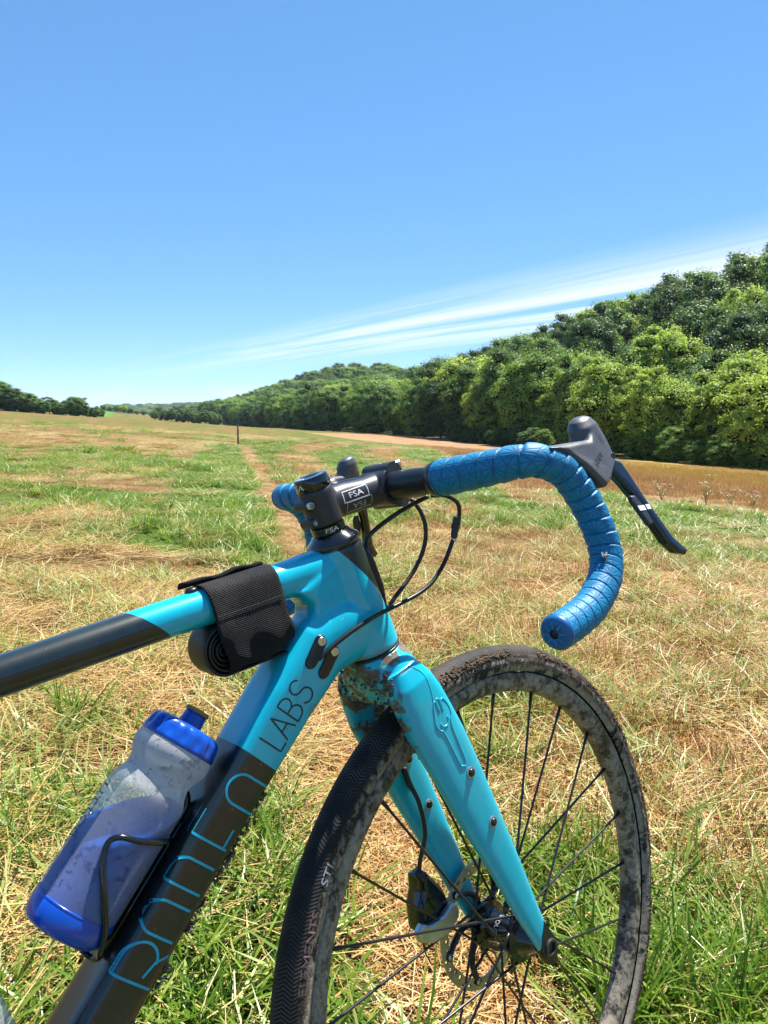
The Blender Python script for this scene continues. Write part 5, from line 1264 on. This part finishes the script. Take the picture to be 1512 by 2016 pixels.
# ---------------------------------------------------------------- tall weeds at the edge of the brown field
WST = simple('weed_stem', (0.16, 0.20, 0.05), 0.7); WFL = simple('weed_flower', (0.42, 0.38, 0.24), 0.8)
for i, (x, y, h, lab) in enumerate(((6.15, 14.6, 0.62, 'tall weed with pale flower head, highest at the edge of the brown field'), (6.75, 14.9, 0.34, 'low spreading weed with cream flowers next to the tall one'), (7.25, 15.0, 0.30, 'cream flowered weed at the field edge nearest the right side'), (5.55, 15.3, 0.36, 'small leafy weed on the field edge below the lever tip'))):
    z = float(terrain(x, y)); root = empty('weed_plant', (x, y, z)); tag(root, lab, 'weed', 'weeds along the field edge'); rw = random.Random(i); st_ = MB(); fl = MB(); lf = MB()
    for k in range(6):
        an = k * 1.05 + i; sp = rw.uniform(0.25, 0.7) if i else rw.uniform(0.05, 0.25); tip = np.array((math.cos(an) * h * sp, math.sin(an) * h * sp, h * rw.uniform(0.7, 1.0)))
        P = spline([(0, 0, -0.02), tuple(tip * np.array((0.35, 0.35, 0.5))), tuple(tip)], 4); st_.tube(P, np.linspace(0.005, 0.002, len(P)), 5)
        for j in range(7):
            c_ = tip + np.array([rw.uniform(-.05, .05), rw.uniform(-.05, .05), rw.uniform(-.02, .02)]); fl.lathe(c_, (rw.uniform(-.4, .4), rw.uniform(-.4, .4), 1), [(0, 0.004), (0.006, 0.016), (0.010, 0.012), (0.012, 0.001)], 6)
        for j in range(3):
            b_ = P[3 + 2 * j]; d_ = np.array((math.cos(an + j * 2), math.sin(an + j * 2), 0.3)) * h * 0.22; w_ = np.array((-math.sin(an + j * 2), math.cos(an + j * 2), 0)) * 0.018; lf.add([b_, b_ + d_ * 0.5 + w_, b_ + d_, b_ + d_ * 0.5 - w_], [[0, 1, 2, 3]])
    link('stem', st_.mesh('weed_stem', WST), root); link('flower_head', fl.mesh('weed_flower', WFL), root); link('leaves', lf.mesh('weed_leaves', WST, smooth=False), root)

# ---------------------------------------------------------------- fence post
def post():
    x, y = px(-0.190, 0) if False else (-6.2, 32.8); z = float(terrain(x, y)); root = empty('fence_post', (x, y, z)); tag(root, 'weathered wooden post standing alone beside the path', 'post')
    m = simple('old_wood', (0.13, 0.11, 0.085), 0.9, nscale=20, var=0.4, bump=0.8)
    mb = MB(); mb.rings(loft([((0, 0, -0.2), (0.038, 0, 0), (0, 0.036, 0), 3), ((0.004, 0, 0.4), (0.036, 0, 0), (0, 0.035, 0), 3), ((0.008, 0.004, 0.84), (0.034, 0, 0), (0, 0.033, 0), 3), ((0.008, 0.004, 0.86), (0.028, 0, 0), (0, 0.027, 0), 3)], 12)); link('post_shaft', mb.mesh('post_shaft', m), root)
    mb = MB(); mb.tube([(-0.038, 0, 0.70), (-0.036, -0.038, 0.70), (0.044, -0.036, 0.705), (0.046, 0.0, 0.70)], 0.004, 6); link('wire_loop', mb.mesh('wire_loop', STEEL), root)
post()

# ================================================================== grass, hay and stubble
def mat_blade(name, stops, trans=0.3, rough=0.5, var=0.35):
    g = NB(name); c = g.attr('c'); r = g.rnd(); k = g.math('ADD', g.math('MULTIPLY', c, 1 - var), g.math('MULTIPLY', r, var))
    col = g.ramp(k, *stops); return g.done(g.leafy(col, rough, trans, spec=0.35))
GREEN = mat_blade('grass_green', [(0.08, (0.041, 0.103, 0.006)), (0.36, (0.101, 0.200, 0.013)), (0.64, (0.182, 0.289, 0.026)), (0.86, (0.301, 0.383, 0.061)), (0.97, (0.511, 0.429, 0.152))], 0.40, 0.38)
MIXED = mat_blade('grass_cut', [(0.10, (0.097, 0.172, 0.020)), (0.36, (0.220, 0.299, 0.056)), (0.58, (0.378, 0.381, 0.112)), (0.85, (0.528, 0.426, 0.168)), (0.95, (0.264, 0.145, 0.040))], 0.32, 0.42)
STRAW = mat_blade('hay_straw', [(0.06, (0.158, 0.070, 0.020)), (0.26, (0.352, 0.204, 0.063)), (0.52, (0.519, 0.345, 0.121)), (0.80, (0.630, 0.475, 0.206)), (0.97, (0.742, 0.642, 0.376))], 0.20, 0.40)
STUB = mat_blade('stubble', [(0.10, (0.190, 0.071, 0.017)), (0.35, (0.361, 0.155, 0.038)), (0.62, (0.456, 0.244, 0.068)), (0.82, (0.209, 0.210, 0.030)), (0.97, (0.551, 0.361, 0.135))], 0.26, 0.48)
RED = mat_blade('red_grass', [(0.1, (0.199, 0.081, 0.030)), (0.4, (0.333, 0.163, 0.056)), (0.7, (0.433, 0.271, 0.088)), (0.9, (0.505, 0.401, 0.138))], 0.28, 0.55)
GOLD = mat_blade('gold_grass', [(0.1, (0.266, 0.142, 0.033)), (0.4, (0.399, 0.247, 0.057)), (0.7, (0.494, 0.332, 0.085)), (0.9, (0.437, 0.380, 0.095))], 0.28, 0.55)

def blades(seed, n, L_, W, rad, lean, droop, mat, base_h=(0, 0.0), flat=False, segs=3):
    """n grass blades as tapering curved ribbons inside a patch"""
    r = np.random.default_rng(seed); an = r.uniform(0, 2 * math.pi, n); rr = rad * np.sqrt(r.random(n)); b = np.stack([rr * np.cos(an), rr * np.sin(an), r.uniform(*base_h, n) if base_h[1] > 0 else np.zeros(n)], 1)
    hd = r.uniform(0, 2 * math.pi, n); l = r.uniform(*L_, n); w = r.uniform(*W, n); le = r.uniform(*lean, n); dr = r.uniform(*droop, n)
    V = []; tw = r.uniform(-0.8, 0.8, n)
    p = b.copy(); step = l / segs; cur = le.copy(); rows = []
    for k in range(segs + 1):
        f = 1 - (k / segs) ** 2.2 if not flat else (1.0 if 0 < k < segs else 0.75)
        a2 = hd + math.pi / 2 + tw * (0.4 + 0.3 * k); side = np.stack([np.cos(a2), np.sin(a2), 0.25 * np.sin(tw)], 1) * (w * max(f, 0.06) / 2)[:, None]
        rows.append(np.stack([p - side, p + side], 1))
        d = np.stack([np.sin(cur) * np.cos(hd), np.sin(cur) * np.sin(hd), np.cos(cur)], 1); p = p + d * step[:, None]; cur = cur + dr / segs; p[:, 2] = np.maximum(p[:, 2], 0.002 + 0.004 * r.random(n))
        hd = hd + r.uniform(-0.25, 0.25, n)
    V = np.stack(rows, 1)                     # n, segs+1, 2, 3
    V = V.reshape(-1, 3); m = (segs + 1) * 2
    F = np.concatenate([np.stack([np.arange(n) * m + 2 * k, np.arange(n) * m + 2 * k + 1, np.arange(n) * m + 2 * k + 3, np.arange(n) * m + 2 * k + 2], 1) for k in range(segs)])
    me = mesh_np('blades', V, F, True, mat); fattr(me, 'c', np.repeat(r.random(n), m)); return me
deg = math.radians
G_UP = [blades(100 + i, 30, (0.045, 0.125), (0.0036, 0.0072), 0.075, (deg(5), deg(40)), (deg(20), deg(80)), GREEN) for i in range(4)]
G_LAY = [blades(120 + i, 32, (0.08, 0.20), (0.0034, 0.0066), 0.09, (deg(45), deg(78)), (deg(10), deg(35)), MIXED, (0.0, 0.03)) for i in range(4)]
G_LAYG = [blades(130 + i, 30, (0.08, 0.19), (0.0042, 0.0080), 0.09, (deg(38), deg(75)), (deg(10), deg(45)), GREEN, (0.0, 0.025)) for i in range(3)]
S_LIT = [blades(140 + i, 60, (0.06, 0.24), (0.0014, 0.0032), 0.11, (deg(78), deg(94)), (deg(-8), deg(12)), STRAW, (0.004, 0.035), True) for i in range(5)]
S_BRN = [blades(160 + i, 44, (0.03, 0.12), (0.0014, 0.0030), 0.09, (deg(55), deg(92)), (deg(-10), deg(20)), STUB, (0.002, 0.02), True) for i in range(4)]
S_UP = [blades(180 + i, 30, (0.035, 0.11), (0.0014, 0.0028), 0.08, (deg(0), deg(28)), (deg(0), deg(25)), STUB, segs=2) for i in range(3)]
R_UP = [blades(190 + i, 46, (0.05, 0.16), (0.002, 0.0045), 0.16, (deg(0), deg(35)), (deg(0), deg(40)), RED, segs=2) for i in range(3)]
STALK = [blades(200 + i, 7, (0.22, 0.48), (0.0016, 0.0028), 0.06, (deg(2), deg(22)), (deg(5), deg(40)), STRAW) for i in range(3)]
DOTS = [blades(210 + i, 90, (0.012, 0.045), (0.0015, 0.0040), 0.10, (deg(65), deg(95)), (deg(-10), deg(20)), STUB, (0.0, 0.006), True, 2) for i in range(2)]
TUFT = [blades(220 + i, 46, (0.08, 0.22), (0.0035, 0.0075), 0.05, (deg(4), deg(48)), (deg(25), deg(75)), GREEN) for i in range(3)]
GLD = [blades(230 + i, 46, (0.05, 0.15), (0.002, 0.0045), 0.16, (deg(0), deg(35)), (deg(0), deg(40)), GOLD, segs=2) for i in range(2)]
ROS = [blades(240 + i, 16, (0.035, 0.085), (0.010, 0.019), 0.05, (deg(30), deg(72)), (deg(10), deg(60)), GREEN) for i in range(3)]
ALLP = G_UP + G_LAY + G_LAYG + S_LIT + S_BRN + S_UP + R_UP + STALK + DOTS + TUFT + GLD + ROS
off = np.cumsum([0] + [len(q) for q in (G_UP, G_LAY, G_LAYG, S_LIT, S_BRN, S_UP, R_UP, STALK, DOTS, TUFT, GLD, ROS)])
def pick(k, n): return rng.integers(off[k], off[k + 1], n)

def ground_points(d0, d1, dens, half=43):
    a = deg(half); n = int(dens * a * (d1 * d1 - d0 * d0)); d = np.sqrt(rng.uniform(d0 * d0, d1 * d1, n)); an = rng.uniform(-a, a, n)
    return d * np.sin(an), d * np.cos(an)
SETS = {'grass': [], 'hay': [], 'field': []}
def put(set_, x, y, k, sc, tilt=0.10, dz=0.0, zmul=1.0):
    n = len(x)
    if n == 0: return
    SETS[set_].append((np.stack([x, y, terrain(x, y) + dz], 1), rng.uniform(0, 6.28, n), sc * rng.uniform(0.75, 1.3, n), pick(k, n), rng.normal(0, tilt, n), zmul))
def cover(d0, d1, dens, sc, zm=1.0):
    x, y = ground_points(d0, d1, dens); g, br, pa = zones(x, y); u = rng.random(len(x)); t = TX * x + TY * y
    fine = fnoise(x + 200, y, 0.35 + 0.05 * d0); ge = sstep(g + 0.5 * (fine - 0.5), 0.22, 0.66)
    gap = fnoise(x + 400, y + 90, 0.22 + 0.06 * d0) + 0.25 * (rng.random(len(x)) - 0.5)
    ok = (br < 0.5) & (pa < 0.28) & (gap > (0.40 if d0 < 4 else 0.45)); isg = ok & (u < ge); hay = ok & ~isg
    v = rng.random(len(x)); left = x < path_x(y)
    # green places
    m = isg & (v < 0.40); put('grass', x[m], y[m], 0, sc, zmul=zm)
    m = isg & (v >= 0.40) & (v < 0.72); put('grass', x[m], y[m], 2, sc, zmul=zm)
    m = isg & (v >= 0.72) & (v < 0.86); put('grass', x[m], y[m], 1, sc, zmul=zm)
    m = isg & (v >= 0.86); put('hay', x[m], y[m], 3, sc, zmul=zm, dz=0.012)
    tf = fnoise(x + 600, y + 10, 0.5 + 0.08 * d0); m = ok & (g > 0.25) & (tf > 0.56) & (rng.random(len(x)) < 0.22); put('grass', x[m], y[m], 9, sc * 1.05, zmul=zm)
    m = ok & (g > 0.35) & (rng.random(len(x)) < 0.10); put('grass', x[m], y[m], 11, sc, zmul=zm)
    # dry places: pale raked hay on the left, brown stubble on the right
    wl = np.where(left, 0.60, 0.24)
    m = hay & (v < wl); put('hay', x[m], y[m], 3, sc, zmul=zm)
    m = hay & (v >= wl) & (v < wl + 0.16); put('hay', x[m], y[m], 1, sc, zmul=zm)
    m = hay & (v >= wl + 0.16) & (v < 0.90); put('hay', x[m], y[m], 4, sc, zmul=zm)
    m = hay & (v >= 0.90) ; put('hay', x[m], y[m], 5, sc * 1.1, zmul=zm)
    m = ok & ~left & (rng.random(len(x)) < 0.22); put('hay', x[m], y[m], 5, sc * 1.1, zmul=zm)
    # the trodden path: crumbs and a few straws
    m = (pa >= 0.45) & (br < 0.5); put('hay', x[m], y[m], 8, sc, 0.03, zmul=zm)
    m = (pa >= 0.45) & (v < 0.22); put('hay', x[m], y[m], 3, sc * 0.7, 0.02, -0.004, zmul=zm)
cover(0.55, 2.4, 560, 0.90)
cover(2.4, 4.5, 330, 1.0)
cover(4.5, 9.0, 150, 1.15, 0.85)
cover(9.0, 18.0, 52, 1.6, 0.55)
cover(18.0, 34.0, 15, 2.2, 0.40)
cover(34.0, 70.0, 3.4, 3.4, 0.28)
# grass of the brown field, thinning with distance
for d0, d1, de, sc in ((12, 24, 26, 1.1), (24, 45, 9, 1.8), (45, 80, 2.5, 3.0)):
    x, y = ground_points(d0, d1, de, 36); g, br, pa = zones(x, y); m = br > 0.55; gd = (sstep(TX * x + TY * y, 14, 24) * sstep(x / y, 0.14, 0.30)) > rng.random(len(x)); put('field', x[m & ~gd], y[m & ~gd], 6, sc, zmul=0.8 if sc < 2 else 0.5); put('field', x[m & gd], y[m & gd], 10, sc, zmul=0.8 if sc < 2 else 0.5)
# tall pale stalks left standing
x, y = ground_points(1.2, 12, 1.3); g, br, pa = zones(x, y); m = (pa < 0.2) & (br < 0.3); put('hay', x[m], y[m], 7, 0.9)
xs = rng.normal(0.75, 0.16, 26); ys = rng.normal(5.2, 0.22, 26); put('hay', xs, ys, 7, 1.0)
names = {'grass': ('grass', 'short green grass growing through the mown field'), 'hay': ('cut_hay', 'dry cut hay and brown stubble lying on the field'), 'field': ('dry_field_grass', 'thin reddish dry grass standing on the brown field')}
for k, lst in SETS.items():
    P = np.vstack([q[0] for q in lst]); S = np.concatenate([q[2] for q in lst]); Z = np.concatenate([q[2] * q[5] for q in lst])
    scatter(names[k][0], ALLP, P, np.concatenate([q[1] for q in lst]), S, np.concatenate([q[3] for q in lst]), np.concatenate([q[4] for q in lst]), names[k][1], Z)
print('instances', {k: sum(len(q[0]) for q in l) for k, l in SETS.items()})

# ---------------------------------------------------------------- the summer air between here and the far ridge
mb = MB(); mb.box((0, 0, 60), (9500, 0, 0), (0, 9500, 0), (0, 0, 130))
hz = NB('air'); pv = hz.n('ShaderNodeVolumePrincipled'); pv.inputs['Color'].default_value = (0.72, 0.86, 1.0, 1); pv.inputs['Density'].default_value = 0.00007; pv.inputs['Anisotropy'].default_value = 0.2
hz.L(pv.outputs[0], hz.out.inputs['Volume'])
ho_ = link('haze', mb.mesh('haze', hz.m, smooth=False)); tag(ho_, 'thin blue summer haze over the valley', None, None, 'stuff')
